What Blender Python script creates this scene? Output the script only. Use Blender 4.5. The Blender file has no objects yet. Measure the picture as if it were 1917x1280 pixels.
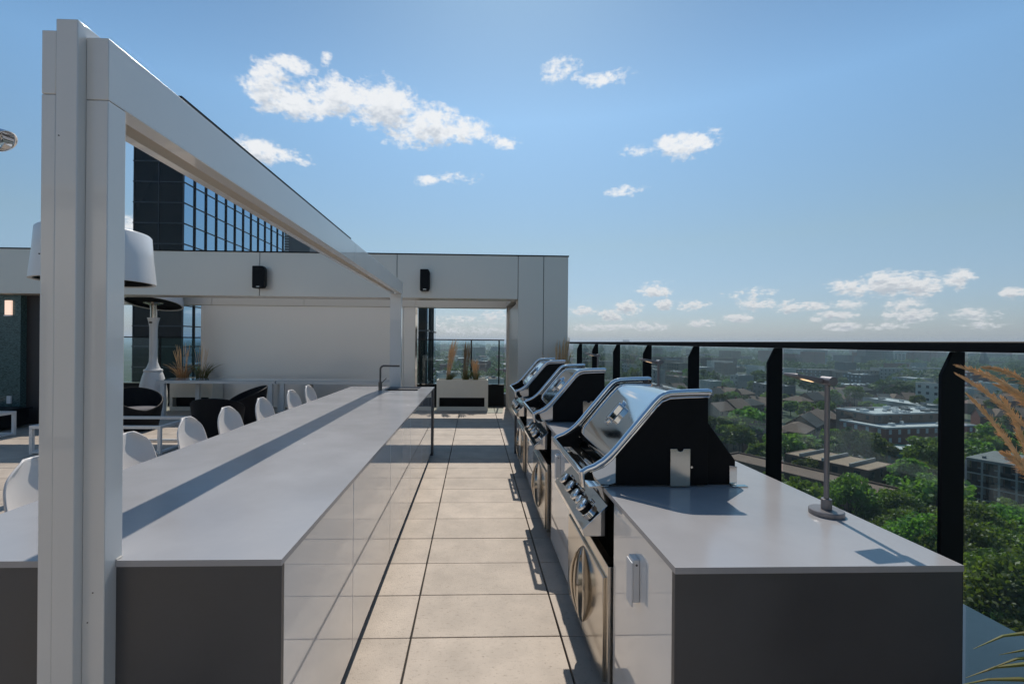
import bpy, bmesh, math, random
import numpy as np
from mathutils import Vector, Matrix

# ------------------------------------------------------------------ camera, sky, sun, exposure
scene = bpy.context.scene
COL = scene.collection
R = math.radians
EYE = 1.70                       # eye height above the terrace floor
FOC, PCX, PCY, IW, IH = 862.0, 916.5, 640.0, 1917.0, 1280.0
YAW, PITCH, ROLL = R(1.885), R(0.0), R(0.485)
SUN_AZ, SUN_EL = R(5.2), R(53.4)   # azimuth measured from +Y towards +X

cam_d = bpy.data.cameras.new('camera')
cam = bpy.data.objects.new('camera', cam_d)
COL.objects.link(cam)
cam_d.sensor_width = 36.0
cam_d.lens = FOC / IW * 36.0
cam_d.shift_x = (IW / 2 - PCX) / IW
cam_d.shift_y = (PCY - IH / 2) / IW
cam_d.clip_start = 0.05
cam_d.clip_end = 60000
cy, sy = math.cos(YAW), math.sin(YAW)
fwd = Vector((sy, cy, 0)); right = Vector((cy, -sy, 0)); up = Vector((0, 0, 1))
r2 = right * math.cos(ROLL) + up * math.sin(ROLL)
u2 = up * math.cos(ROLL) - right * math.sin(ROLL)
m3 = Matrix((r2, u2, -fwd)).transposed()
cam.matrix_world = Matrix.Translation((0, 0, EYE)) @ m3.to_4x4()
scene.camera = cam
scene.view_settings.view_transform = 'Standard'
scene.view_settings.look = 'None'
scene.view_settings.gamma = 1.0
scene.view_settings.exposure = 0.0
scene.cycles.max_bounces = 8
scene.cycles.transparent_max_bounces = 24
scene.cycles.volume_bounces = 0
scene.cycles.caustics_reflective = False
scene.cycles.caustics_refractive = False
scene.cycles.sample_clamp_indirect = 4.0


def ray(px, py):
    return (r2 * ((px - PCX) / FOC) - u2 * ((py - PCY) / FOC) + fwd)


def at_z(px, py, z):
    d = ray(px, py); t = (z - EYE) / d.z
    return Vector((d.x * t, d.y * t, z))


def at_y(px, py, y):
    d = ray(px, py); t = y / d.y
    return Vector((d.x * t, y, EYE + d.z * t))


def at_x(px, py, x):
    d = ray(px, py); t = x / d.x
    return Vector((x, d.y * t, EYE + d.z * t))


# ---- world: Nishita sky with fair-weather clouds placed by azimuth / elevation
world = bpy.data.worlds.new('World')
scene.world = world
world.use_nodes = True
wn = world.node_tree; wn.nodes.clear(); WL_ = wn.links


def N(tree, typ, **kw):
    n = tree.nodes.new(typ)
    for k, v in kw.items():
        setattr(n, k, v)
    return n


def math_n(tree, op, a, b=None, c=None, clamp=False):
    n = tree.nodes.new('ShaderNodeMath'); n.operation = op; n.use_clamp = clamp
    for i, v in enumerate((a, b, c)):
        if v is None:
            continue
        if isinstance(v, (int, float)):
            n.inputs[i].default_value = v
        else:
            tree.links.new(v, n.inputs[i])
    return n.outputs[0]


SKY_STR, CLOUD_STR = 0.105, 0.92
sky = N(wn, 'ShaderNodeTexSky', sky_type='NISHITA', sun_disc=False)
sky.sun_elevation = SUN_EL; sky.sun_rotation = SUN_AZ
sky.altitude = 50; sky.air_density = 1.0; sky.dust_density = 0.6; sky.ozone_density = 1.6
tc = N(wn, 'ShaderNodeTexCoord')
sep = N(wn, 'ShaderNodeSeparateXYZ'); WL_.new(tc.outputs['Generated'], sep.inputs[0])
azn = math_n(wn, 'ARCTAN2', sep.outputs[0], sep.outputs[1])
eln = math_n(wn, 'ARCSINE', sep.outputs[2])
cv = N(wn, 'ShaderNodeCombineXYZ'); WL_.new(azn, cv.inputs[0]); WL_.new(eln, cv.inputs[1])
# cloud puffs: (px, py, half width px, half height px, weight) seen in the sky of the photograph
CLOUDS = [(505, 165, 52, 50, 1.25), (560, 190, 62, 36, 1.2), (545, 122, 36, 18, .85), (610, 112, 10, 16, .7), (655, 185, 75, 42, 1.25), (735, 205, 55, 55, 1.25),
          (790, 235, 72, 40, 1.2), (850, 245, 62, 30, 1.1), (905, 256, 40, 15, .85), (948, 268, 26, 12, .8),
          (487, 285, 42, 27, 1.15), (540, 293, 45, 14, .85), (1053, 132, 34, 30, .95), (1122, 150, 42, 14, .7), (1165, 136, 20, 12, .55),
          (1276, 272, 64, 26, 1.15), (1210, 280, 42, 13, .75), (1322, 268, 30, 13, .85), (1168, 358, 36, 11, .85), (795, 338, 22, 12, .8), (860, 332, 38, 10, .6),
          (1230, 541, 34, 15, 1.0), (1670, 530, 78, 24, 1.1), (1600, 538, 60, 17, .9), (1720, 536, 42, 18, .95), (1797, 522, 30, 18, 1.05), (1895, 548, 30, 12, .8), (1400, 552, 50, 12, .8),
          (1245, 572, 18, 11, 1), (1175, 577, 26, 13, 1), (1140, 592, 26, 11, .9), (1095, 580, 28, 9, .9), (1475, 572, 22, 14, 1), (1420, 568, 40, 12, .9), (1520, 573, 30, 9, .9),
          (1585, 568, 34, 10, .85), (1560, 590, 34, 8, .85), (1690, 567, 38, 12, .9), (1700, 590, 50, 13, 1), (1830, 587, 54, 13, 1), (1290, 570, 34, 10, .8), (1385, 596, 26, 8, .9), (1200, 610, 60, 8, .8), (1115, 612, 44, 8, .85),
          (1526, 598, 22, 6, .8), (1575, 611, 36, 8, .85), (1660, 611, 44, 8, .7), (1840, 609, 50, 8, .7), (1310, 606, 28, 7, .8), (930, 592, 30, 14, .9), (850, 598, 42, 10, .7), (890, 618, 60, 8, .6), (818, 607, 26, 8, .6),
          (240, 425, 26, 24, 1.0)]


def wnoise(scale, detail, rough, sx=1.0, sy=1.6, off=0.0, vec=None):
    mp = N(wn, 'ShaderNodeMapping'); WL_.new(vec or cv.outputs[0], mp.inputs[0])
    mp.inputs['Scale'].default_value = (sx, sy, 1); mp.inputs['Location'].default_value = (off, off * .7, off)
    n = N(wn, 'ShaderNodeTexNoise'); n.inputs['Scale'].default_value = scale
    n.inputs['Detail'].default_value = detail; n.inputs['Roughness'].default_value = rough
    WL_.new(mp.outputs[0], n.inputs['Vector'])
    return n.outputs['Fac']


low = N(wn, 'ShaderNodeMapRange'); WL_.new(eln, low.inputs['Value'])
low.inputs['From Min'].default_value = .05; low.inputs['From Max'].default_value = .19; low.inputs['To Min'].default_value = 3.2; low.inputs['To Max'].default_value = .7


def cloud_density(vec):
    mask = None
    for (px, py, hw, hh, wgt) in CLOUDS:
        d = ray(px, py).normalized()
        a0 = math.atan2(d.x, d.y); e0 = math.asin(d.z)
        dx = ray(px + hw, py).normalized(); dy = ray(px, py - hh).normalized()
        ra = max(1e-3, abs(math.atan2(dx.x, dx.y) - a0)); re = max(1e-3, abs(math.asin(dy.z) - e0))
        if py > 500: wgt += .16
        s = N(wn, 'ShaderNodeVectorMath', operation='SUBTRACT'); WL_.new(vec, s.inputs[0]); s.inputs[1].default_value = (a0, e0, 0)
        q = N(wn, 'ShaderNodeVectorMath', operation='MULTIPLY'); WL_.new(s.outputs[0], q.inputs[0]); q.inputs[1].default_value = (1 / ra, 1 / re, 0)
        l = N(wn, 'ShaderNodeVectorMath', operation='DOT_PRODUCT'); WL_.new(q.outputs[0], l.inputs[0]); WL_.new(q.outputs[0], l.inputs[1])
        v = math_n(wn, 'MULTIPLY_ADD', l.outputs['Value'], -0.62 * wgt, wgt)
        mask = v if mask is None else math_n(wn, 'SMOOTH_MAX', mask, v, 0.25)
    d1 = math_n(wn, 'MULTIPLY_ADD', math_n(wn, 'SUBTRACT', wnoise(18, 3, .5, vec=vec), 0.5), 2.3, mask)
    d2 = math_n(wn, 'MULTIPLY_ADD', math_n(wn, 'SUBTRACT', wnoise(52, 6, .58, 1, 1.5, 1.0, vec=vec), 0.5), 2.2, d1)
    n3 = math_n(wn, 'SUBTRACT', wnoise(95, 8, .6, 1, 2.2, 2.0, vec=vec), 0.5)
    return math_n(wn, 'ADD', math_n(wn, 'MULTIPLY', n3, low.outputs[0]), d2)


dens = cloud_density(cv.outputs[0])
# the same clouds a little higher up: where they are thick above, the spot below is shaded
upv = N(wn, 'ShaderNodeCombineXYZ'); WL_.new(azn, upv.inputs[0])
WL_.new(math_n(wn, 'MULTIPLY_ADD', eln, 1.055, .0035), upv.inputs[1])
dens_up = cloud_density(upv.outputs[0])
# scattered clouds over the rest of the dome (behind the viewer), seen only in reflections
gen = math_n(wn, 'SUBTRACT', wnoise(5, 6, .6, 1, 2.2, 3.0), 0.60)
back = math_n(wn, 'MULTIPLY', math_n(wn, 'LESS_THAN', sep.outputs[1], 0.15), 6.0)
dens = math_n(wn, 'MAXIMUM', dens, math_n(wn, 'MULTIPLY', gen, back))
cov = N(wn, 'ShaderNodeMapRange', interpolation_type='SMOOTHSTEP'); WL_.new(dens, cov.inputs['Value'])
cov.inputs['From Min'].default_value = 0.16; cov.inputs['From Max'].default_value = 1.12
cov.inputs['To Max'].default_value = 0.93
# veil of thin haze cloud near the horizon
ccol = N(wn, 'ShaderNodeMix', data_type='RGBA')
shm = N(wn, 'ShaderNodeMapRange', interpolation_type='SMOOTHSTEP'); WL_.new(dens_up, shm.inputs['Value'])
shm.inputs['From Min'].default_value = .55; shm.inputs['From Max'].default_value = 1.75; shm.inputs['To Max'].default_value = .85
shade = shm.outputs[0]
WL_.new(shade, ccol.inputs['Factor'])
ccol.inputs['A'].default_value = (.98, .99, 1.0, 1); ccol.inputs['B'].default_value = (.54, .60, .68, 1)
hz = N(wn, 'ShaderNodeMapRange'); WL_.new(eln, hz.inputs['Value'])
hz.inputs['From Min'].default_value = 0.0; hz.inputs['From Max'].default_value = 0.22
hz.inputs['To Min'].default_value = 0.78; hz.inputs['To Max'].default_value = 1.0
cmul = math_n(wn, 'MULTIPLY', hz.outputs[0], CLOUD_STR)
bg_sky = N(wn, 'ShaderNodeBackground'); bg_cl = N(wn, 'ShaderNodeBackground')
tint = N(wn, 'ShaderNodeMix', data_type='RGBA', blend_type='MULTIPLY'); tint.inputs['Factor'].default_value = 1.0
WL_.new(sky.outputs[0], tint.inputs['A'])
ramp = N(wn, 'ShaderNodeValToRGB'); WL_.new(sep.outputs[2], ramp.inputs[0])
for i_, (p_, c_) in enumerate(((0.0, (.51, .58, .80)), (.20, (.80, .87, .82)), (.43, (.93, 1.20, 1.22)), (.60, (.61, .86, .95)), (1.0, (.62, .90, 1.0)))):
    el_ = ramp.color_ramp.elements[0] if i_ == 0 else (ramp.color_ramp.elements[-1] if i_ == 4 else ramp.color_ramp.elements.new(p_))
    el_.position = p_; el_.color = (*c_, 1)
WL_.new(ramp.outputs[0], tint.inputs['B'])
WL_.new(tint.outputs['Result'], bg_sky.inputs['Color']); bg_sky.inputs['Strength'].default_value = SKY_STR
WL_.new(ccol.outputs['Result'], bg_cl.inputs['Color']); WL_.new(cmul, bg_cl.inputs['Strength'])
mixs = N(wn, 'ShaderNodeMixShader'); WL_.new(cov.outputs[0], mixs.inputs[0])
WL_.new(bg_sky.outputs[0], mixs.inputs[1]); WL_.new(bg_cl.outputs[0], mixs.inputs[2])
wo = N(wn, 'ShaderNodeOutputWorld'); WL_.new(mixs.outputs[0], wo.inputs['Surface'])
world.cycles.sampling_method = 'MANUAL'; world.cycles.sample_map_resolution = 1024

sun_d = bpy.data.lights.new('sun', 'SUN')
sun_d.energy = 3.6; sun_d.angle = R(0.5); sun_d.color = (1.0, .93, .83)
sun = bpy.data.objects.new('sun', sun_d); COL.objects.link(sun)
sd = Vector((math.sin(SUN_AZ) * math.cos(SUN_EL), math.cos(SUN_AZ) * math.cos(SUN_EL), math.sin(SUN_EL)))
sun.rotation_euler = sd.to_track_quat('Z', 'Y').to_euler(); sun.location = (0, 0, 60)

# ------------------------------------------------------------------ materials


def material(name, col, rough=.5, metal=0.0, noise=0.0, nscale=8.0, bump=0.0, bscale=60.0, bdist=.01, bdet=4, coat=0.0, ior=1.5, rvar=0.0,
             col2=None, spec=.5, transl=0.0, objvar=0.0, emit=None, emit_s=0.0, aniso=0.0, stretch=None):
    m = bpy.data.materials.new(name); m.use_nodes = True
    t = m.node_tree; b = t.nodes['Principled BSDF']; L = t.links
    b.inputs['Base Color'].default_value = (*col, 1); b.inputs['Roughness'].default_value = rough
    b.inputs['Metallic'].default_value = metal; b.inputs['IOR'].default_value = ior
    b.inputs['Specular IOR Level'].default_value = spec
    b.inputs['Coat Weight'].default_value = coat; b.inputs['Coat Roughness'].default_value = .03
    if emit:
        b.inputs['Emission Color'].default_value = (*emit, 1); b.inputs['Emission Strength'].default_value = emit_s
    tcn = N(t, 'ShaderNodeTexCoord'); vec = tcn.outputs['Object']
    if stretch:
        mp = N(t, 'ShaderNodeMapping'); mp.inputs['Scale'].default_value = stretch; L.new(vec, mp.inputs[0]); vec = mp.outputs[0]
    src = None
    if noise > 0 or rvar > 0:
        n = N(t, 'ShaderNodeTexNoise'); n.inputs['Scale'].default_value = nscale; n.inputs['Detail'].default_value = 6
        n.inputs['Roughness'].default_value = .6; L.new(vec, n.inputs['Vector'])
        src = n.outputs['Fac']
    if noise > 0:
        mr = N(t, 'ShaderNodeMapRange'); L.new(src, mr.inputs['Value']); mr.inputs['From Min'].default_value = .3; mr.inputs['From Max'].default_value = .7
        mx = N(t, 'ShaderNodeMix', data_type='RGBA'); L.new(mr.outputs[0], mx.inputs['Factor'])
        c2 = col2 or tuple(max(0, c * (1 - noise)) for c in col)
        mx.inputs['A'].default_value = (*c2, 1); mx.inputs['B'].default_value = (*[min(1, c * (1 + noise * .5)) for c in col], 1)
        out = mx.outputs['Result']
        if objvar > 0:
            oi = N(t, 'ShaderNodeObjectInfo'); hsv = N(t, 'ShaderNodeHueSaturation')
            L.new(math_n(t, 'MULTIPLY_ADD', oi.outputs['Random'], objvar * .10, .5 - objvar * .05), hsv.inputs['Hue'])
            L.new(math_n(t, 'MULTIPLY_ADD', oi.outputs['Random'], objvar * 1.2, 1 - objvar * .55), hsv.inputs['Value'])
            L.new(out, hsv.inputs['Color']); out = hsv.outputs[0]
        L.new(out, b.inputs['Base Color'])
        if transl > 0:
            tr = N(t, 'ShaderNodeBsdfTranslucent'); tcol_ = (1.5, 1.7, .6, 1) if col[1] > col[0] else (1.0, .9, .7, 1); g = N(t, 'ShaderNodeMix', data_type='RGBA', blend_type='MULTIPLY'); g.inputs['Factor'].default_value = 1
            L.new(out, g.inputs['A']); g.inputs['B'].default_value = tcol_; L.new(g.outputs['Result'], tr.inputs[0])
            ms = N(t, 'ShaderNodeMixShader'); ms.inputs[0].default_value = transl
            L.new(b.outputs[0], ms.inputs[1]); L.new(tr.outputs[0], ms.inputs[2])
            L.new(ms.outputs[0], t.nodes['Material Output'].inputs['Surface'])
    if rvar > 0:
        rr = N(t, 'ShaderNodeMapRange'); L.new(src, rr.inputs['Value']); rr.inputs['From Min'].default_value = .3; rr.inputs['From Max'].default_value = .7
        rr.inputs['To Min'].default_value = max(0, rough - rvar); rr.inputs['To Max'].default_value = rough + rvar
        L.new(rr.outputs[0], b.inputs['Roughness'])
    if bump > 0:
        bn = N(t, 'ShaderNodeTexNoise'); bn.inputs['Scale'].default_value = bscale; bn.inputs['Detail'].default_value = bdet; L.new(vec, bn.inputs['Vector'])
        bp = N(t, 'ShaderNodeBump'); bp.inputs['Strength'].default_value = bump; bp.inputs['Distance'].default_value = bdist
        L.new(bn.outputs['Fac'], bp.inputs['Height']); L.new(bp.outputs[0], b.inputs['Normal'])
    return m


def glass_material(name, tintc, rough=0.0, ior=1.52):
    m = bpy.data.materials.new(name); m.use_nodes = True
    t = m.node_tree; t.nodes.clear(); L = t.links
    tr = N(t, 'ShaderNodeBsdfTransparent'); tr.inputs[0].default_value = (*tintc, 1)
    gl = N(t, 'ShaderNodeBsdfGlossy'); gl.inputs['Roughness'].default_value = rough; gl.inputs[0].default_value = (.9, 1, 1, 1)
    lw = N(t, 'ShaderNodeLayerWeight'); lw.inputs['Blend'].default_value = .5
    f5 = math_n(t, 'POWER', lw.outputs['Facing'], 4.5)
    ms = N(t, 'ShaderNodeMixShader'); L.new(math_n(t, 'MULTIPLY_ADD', f5, .9, .045, clamp=True), ms.inputs[0])
    L.new(tr.outputs[0], ms.inputs[1]); L.new(gl.outputs[0], ms.inputs[2])
    o = N(t, 'ShaderNodeOutputMaterial'); L.new(ms.outputs[0], o.inputs['Surface'])
    return m


M = {}
M['paver'] = material('paver', (.475, .40, .33), .62, noise=.2, nscale=3.5, bump=.25, bscale=120)
M['subfloor'] = material('subfloor', (.05, .048, .045), .9)
M['slab'] = material('slab', (.05, .07, .088), .22, noise=.2, nscale=3)
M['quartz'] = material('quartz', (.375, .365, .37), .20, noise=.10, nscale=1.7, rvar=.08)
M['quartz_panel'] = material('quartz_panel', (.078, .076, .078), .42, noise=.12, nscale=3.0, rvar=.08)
M['gloss_white'] = material('gloss_white', (.76, .755, .745), .045, coat=1.0, noise=.02, nscale=3, bump=.012, bscale=9)
M['powder'] = material('powder', (.71, .695, .665), .20, noise=.03, nscale=2, bump=.03, bscale=400, coat=.8)
M['cream_lining'] = material('cream_lining', (.74, .63, .50), .45, noise=.12, nscale=4)
M['facade'] = material('facade', (.71, .665, .60), .30, metal=.25, noise=.03, nscale=.6, rvar=.03, bump=.6, bscale=.45, bdist=.05, bdet=0)
M['screen'] = material('screen', (.82, .80, .765), .30, metal=.30, noise=.03, nscale=.5, rvar=.03, bump=.8, bscale=.4, bdist=.08, bdet=0)
M['black_metal'] = material('black_metal', (.006, .007, .009), .5, noise=.1, nscale=12, spec=.14)
M['black_cast'] = material('black_cast', (.006, .0065, .0075), .55, noise=.2, nscale=30, bump=.08, bscale=300, spec=.14)
M['steel'] = material('steel', (.72, .71, .69), .065, metal=1.0, noise=.04, nscale=3, rvar=.03)
M['brushed'] = material('brushed', (.60, .555, .49), .15, metal=1.0, noise=.03, nscale=2, rvar=.03)
M['chrome'] = material('chrome', (.82, .82, .82), .045, metal=1.0, rvar=.02, nscale=20)
M['dark_steel'] = material('dark_steel', (.12, .115, .11), .35, metal=.9, noise=.15, nscale=9)
M['dial_glass'] = material('dial_glass', (.10, .11, .12), .25, noise=.2, nscale=60)
M['lamp_grey'] = material('lamp_grey', (.23, .215, .22), .38, metal=.5, noise=.05, nscale=20)
M['lamp_glow'] = material('lamp_glow', (.8, .6, .4), .5, emit=(1.0, .66, .36), emit_s=1.6)
M['planter'] = material('planter', (.80, .75, .64), .5, noise=.05, nscale=3)
M['soil'] = material('soil', (.05, .035, .025), .95, noise=.4, nscale=30)
M['shell_white'] = material('shell_white', (.74, .70, .67), .38, noise=.02, nscale=6)
M['white_metal'] = material('white_metal', (.70, .70, .69), .35, noise=.03, nscale=5)
M['wicker'] = material('wicker', (.006, .007, .010), .6, noise=.4, nscale=60, bump=.4, bscale=220, spec=.15)
M['cushion'] = material('cushion', (.16, .15, .16), .9, noise=.15, nscale=20)
M['table_glass'] = material('table_glass', (.33, .40, .46), .08, coat=.6)
M['lamp_white'] = material('lamp_white', (.74, .74, .74), .28, noise=.03, nscale=3)
M['mosaic'] = material('mosaic', (.07, .13, .13), .15, noise=.9, nscale=9, stretch=(3, 3, 9), col2=(.006, .018, .022))
M['door_brown'] = material('door_brown', (.035, .03, .03), .5)
M['warm_light'] = material('warm_light', (.8, .6, .5), .5, emit=(1, .7, .55), emit_s=.9)
M['white_plastic'] = material('white_plastic', (.7, .7, .7), .4)
M['tower_glass'] = material('tower_glass', (.003, .007, .010), .03, ior=1.45, bump=.02, bscale=.25, spec=.25)  # tower front: its dark reflection put into the colour; also used for doors
M['tower_glass_skylit'] = material('tower_glass_skylit', (.34, .50, .65), .02, metal=1.0, bump=.015, bscale=.25)  # same tower's side glass, bright sky reflection put into its blue colour
M['tower_frame'] = material('tower_frame', (.055, .06, .07), .4, metal=.4)
M['tower_frame_dark'] = material('tower_frame_dark', (.008, .009, .01), .4)
M['plant_grey'] = material('plant_grey', (.16, .16, .165), .6, noise=.1, nscale=1)
M['rail_glass'] = glass_material('rail_glass', (.85, .92, .915))
M['straw'] = material('straw', (.86, .63, .37), .8, noise=.25, nscale=40, transl=.3)
M['straw_dark'] = material('straw_dark', (.40, .26, .13), .8, noise=.3, nscale=40, transl=.3)
M['blade'] = material('blade', (.10, .14, .03), .6, noise=.35, nscale=20, transl=.35, col2=(.20, .15, .05))
M['leaf_near'] = material('leaf_near', (.14, .185, .05), .5, noise=.5, nscale=.35, transl=.44, objvar=.9)
M['leaf_far'] = material('leaf_far', (.10, .135, .04), .7, noise=.5, nscale=.12, transl=.25, objvar=.65)
M['bark'] = material('bark', (.08, .06, .045), .9, noise=.3, nscale=5)
M['grass_ground'] = material('grass_ground', (.055, .075, .03), .95, noise=.5, nscale=.03, col2=(.06, .055, .045))
M['asphalt'] = material('asphalt', (.055, .055, .057), .9, noise=.15, nscale=.4)
M['pavement'] = material('pavement', (.26, .25, .24), .9, noise=.1, nscale=.3)
M['road_paint'] = material('road_paint', (.7, .7, .66), .7)
M['brick_red'] = material('brick_red', (.20, .065, .05), .85, noise=.2, nscale=2)
M['brick_brown'] = material('brick_brown', (.13, .075, .055), .85, noise=.2, nscale=2)
M['brick_tan'] = material('brick_tan', (.27, .20, .15), .85, noise=.15, nscale=2)
M['concrete'] = material('concrete', (.30, .29, .28), .85, noise=.12, nscale=1)
M['stucco'] = material('stucco', (.52, .50, .46), .85, noise=.08, nscale=1)
M['teal_wall'] = material('teal_wall', (.03, .13, .13), .7, noise=.1, nscale=1)
M['slate'] = material('slate', (.09, .09, .10), .8, noise=.2, nscale=2)
M['roof_brown'] = material('roof_brown', (.20, .13, .10), .9, noise=.15, nscale=.6)
M['roof_tan'] = material('roof_tan', (.36, .25, .18), .9, noise=.12, nscale=.4)
M['roof_grey'] = material('roof_grey', (.20, .20, .20), .9, noise=.2, nscale=.5)
M['roof_white'] = material('roof_white', (.56, .57, .58), .8, noise=.2, nscale=.4)
M['roof_dark'] = material('roof_dark', (.06, .055, .055), .85, noise=.2, nscale=.6)
M['bounce_wall'] = material('bounce_wall', (.72, .69, .64), .5, noise=.05, nscale=2)
M['win'] = material('win', (.02, .03, .04), .05)
M['win_light'] = material('win_light', (.45, .48, .5), .2)
M['trim'] = material('trim', (.5, .5, .5), .6)
for nm, c in (('car_white', (.75, .75, .75)), ('car_grey', (.22, .23, .25)), ('car_black', (.02, .02, .025)), ('car_red', (.35, .03, .03)), ('car_blue', (.03, .07, .2))):
    M[nm] = material(nm, c, .25, coat=.8)

# paver: per-tile tone + speckles
t = M['paver'].node_tree; b = t.nodes['Principled BSDF']
lk = b.inputs['Base Color'].links[0].from_socket
geo = N(t, 'ShaderNodeNewGeometry')
hs = N(t, 'ShaderNodeHueSaturation'); t.links.new(lk, hs.inputs['Color'])
t.links.new(math_n(t, 'MULTIPLY_ADD', geo.outputs['Random Per Island'], .14, .93), hs.inputs['Value'])
vs = N(t, 'ShaderNodeTexNoise'); vs.inputs['Scale'].default_value = 38; vs.inputs['Detail'].default_value = 5; vs.inputs['Roughness'].default_value = .7
mpv = N(t, 'ShaderNodeMapping'); mpv.inputs['Scale'].default_value = (1, 1.8, 1)
tcv = N(t, 'ShaderNodeTexCoord'); t.links.new(tcv.outputs['Object'], mpv.inputs[0]); t.links.new(mpv.outputs[0], vs.inputs['Vector'])
mrv = N(t, 'ShaderNodeMapRange'); t.links.new(vs.outputs['Fac'], mrv.inputs['Value']); mrv.inputs['From Min'].default_value = .56; mrv.inputs['From Max'].default_value = .68
mrv.inputs['To Max'].default_value = .62
mv = N(t, 'ShaderNodeMix', data_type='RGBA'); t.links.new(mrv.outputs[0], mv.inputs['Factor']); t.links.new(hs.outputs[0], mv.inputs['A']); mv.inputs['B'].default_value = (.20, .15, .11, 1)
t.links.new(mv.outputs['Result'], b.inputs['Base Color'])

# ------------------------------------------------------------------ mesh helpers
WLOC = {}


class MB:
    def __init__(s):
        s.v = []; s.f = []

    def add(s, vs, fs):
        o = len(s.v); s.v += [tuple(p) for p in vs]; s.f += [tuple(i + o for i in f) for f in fs]
        return s

    def box(s, x0, x1, y0, y1, z0, z1):
        return s.add([(x0, y0, z0), (x1, y0, z0), (x1, y1, z0), (x0, y1, z0), (x0, y0, z1), (x1, y0, z1), (x1, y1, z1), (x0, y1, z1)],
                     [(0, 3, 2, 1), (4, 5, 6, 7), (0, 1, 5, 4), (1, 2, 6, 5), (2, 3, 7, 6), (3, 0, 4, 7)])

    def obox(s, c, w, d, h, rot=0.0, z0=None):
        cx, cyy, cz = c; ca, sa = math.cos(rot), math.sin(rot)
        vs = []
        for zz in (cz, cz + h):
            for (a, b_) in ((-w / 2, -d / 2), (w / 2, -d / 2), (w / 2, d / 2), (-w / 2, d / 2)):
                vs.append((cx + a * ca - b_ * sa, cyy + a * sa + b_ * ca, zz))
        return s.add(vs, [(0, 3, 2, 1), (4, 5, 6, 7), (0, 1, 5, 4), (1, 2, 6, 5), (2, 3, 7, 6), (3, 0, 4, 7)])

    def prism(s, poly, axis, a0, a1):
        n = len(poly)

        def P(p, a):
            if axis == 'y': return (p[0], a, p[1])
            if axis == 'x': return (a, p[0], p[1])
            return (p[0], p[1], a)
        vs = [P(p, a0) for p in poly] + [P(p, a1) for p in poly]
        fs = [tuple(range(n)), tuple(range(2 * n - 1, n - 1, -1))]
        for i in range(n):
            j = (i + 1) % n; fs.append((i, i + n, j + n, j))
        return s.add(vs, fs)

    def tube(s, pts, r, n=10, cap=True):
        pts = [Vector(p) for p in pts]; rs = r if isinstance(r, (list, tuple)) else [r] * len(pts)
        ref = None; vs = []
        for i, p in enumerate(pts):
            d = (pts[min(i + 1, len(pts) - 1)] - pts[max(i - 1, 0)]).normalized()
            if ref is None:
                ref = d.orthogonal().normalized()
            ref = (ref - d * ref.dot(d)).normalized(); b_ = d.cross(ref)
            for k in range(n):
                a = 2 * math.pi * k / n
                vs.append(p + (ref * math.cos(a) + b_ * math.sin(a)) * rs[i])
        fs = []
        for i in range(len(pts) - 1):
            for k in range(n):
                k2 = (k + 1) % n
                fs.append((i * n + k, i * n + k2, (i + 1) * n + k2, (i + 1) * n + k))
        if cap:
            fs.append(tuple(range(n - 1, -1, -1))); fs.append(tuple((len(pts) - 1) * n + k for k in range(n)))
        return s.add(vs, fs)

    def lathe(s, prof, c, n=32, closed=False):
        vs = []
        for (r, z) in prof:
            for k in range(n):
                a = 2 * math.pi * k / n
                vs.append((c[0] + r * math.cos(a), c[1] + r * math.sin(a), c[2] + z))
        fs = []; m_ = len(prof)
        for i in range(m_ if closed else m_ - 1):
            i2 = (i + 1) % m_
            for k in range(n):
                k2 = (k + 1) % n
                fs.append((i * n + k, i * n + k2, i2 * n + k2, i2 * n + k))
        if not closed:
            fs.append(tuple(range(n - 1, -1, -1))); fs.append(tuple((m_ - 1) * n + k for k in range(n)))
        return s.add(vs, fs)

    def lathe_s(s, prof, c, n=32, closed=False):
        return s.lathe([(r * .76, z) for (r, z) in prof], c, n, closed)

    def cyl(s, p0, p1, r, n=20):
        return s.tube([p0, p1], r, n)

    def build(s, name, mat, parent=None, bevel=0.0, smooth=35, seg=2, base=None):
        me = bpy.data.meshes.new(name)
        if parent is not None:
            o0 = WLOC[parent]
        elif base is not None:
            o0 = Vector(base)
        else:
            a = np.array(s.v); o0 = Vector(((a[:, 0].min() + a[:, 0].max()) / 2, (a[:, 1].min() + a[:, 1].max()) / 2, a[:, 2].min()))
        me.from_pydata([(p[0] - o0.x, p[1] - o0.y, p[2] - o0.z) for p in s.v], [], s.f)
        bm = bmesh.new(); bm.from_mesh(me); bmesh.ops.recalc_face_normals(bm, faces=bm.faces); bm.to_mesh(me); bm.free()
        if smooth:
            me.shade_smooth(); me.set_sharp_from_angle(angle=R(smooth))
        me.materials.append(M[mat])
        o = bpy.data.objects.new(name, me); COL.objects.link(o)
        if bevel:
            md = o.modifiers.new('bevel', 'BEVEL'); md.width = bevel; md.segments = seg; md.limit_method = 'ANGLE'; md.angle_limit = R(40)
        if parent is not None:
            o.parent = parent; WLOC[o] = o0
        else:
            o.location = o0; WLOC[o] = o0
        return o


def tag(o, label, cat, group=None, kind=None):
    if kind:
        o['kind'] = kind
    if label:
        o['label'] = label
    if cat:
        o['category'] = cat
    if group:
        o['group'] = group
    return o


def thing(name, label, cat, loc, group=None):
    o = bpy.data.objects.new(name, None); COL.objects.link(o)
    o.location = loc; o.empty_display_size = .2; WLOC[o] = Vector(loc)
    return tag(o, label, cat, group)


KIDS = {}


def kids(o):
    return [c for c in bpy.data.objects if c.parent == o]


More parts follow.
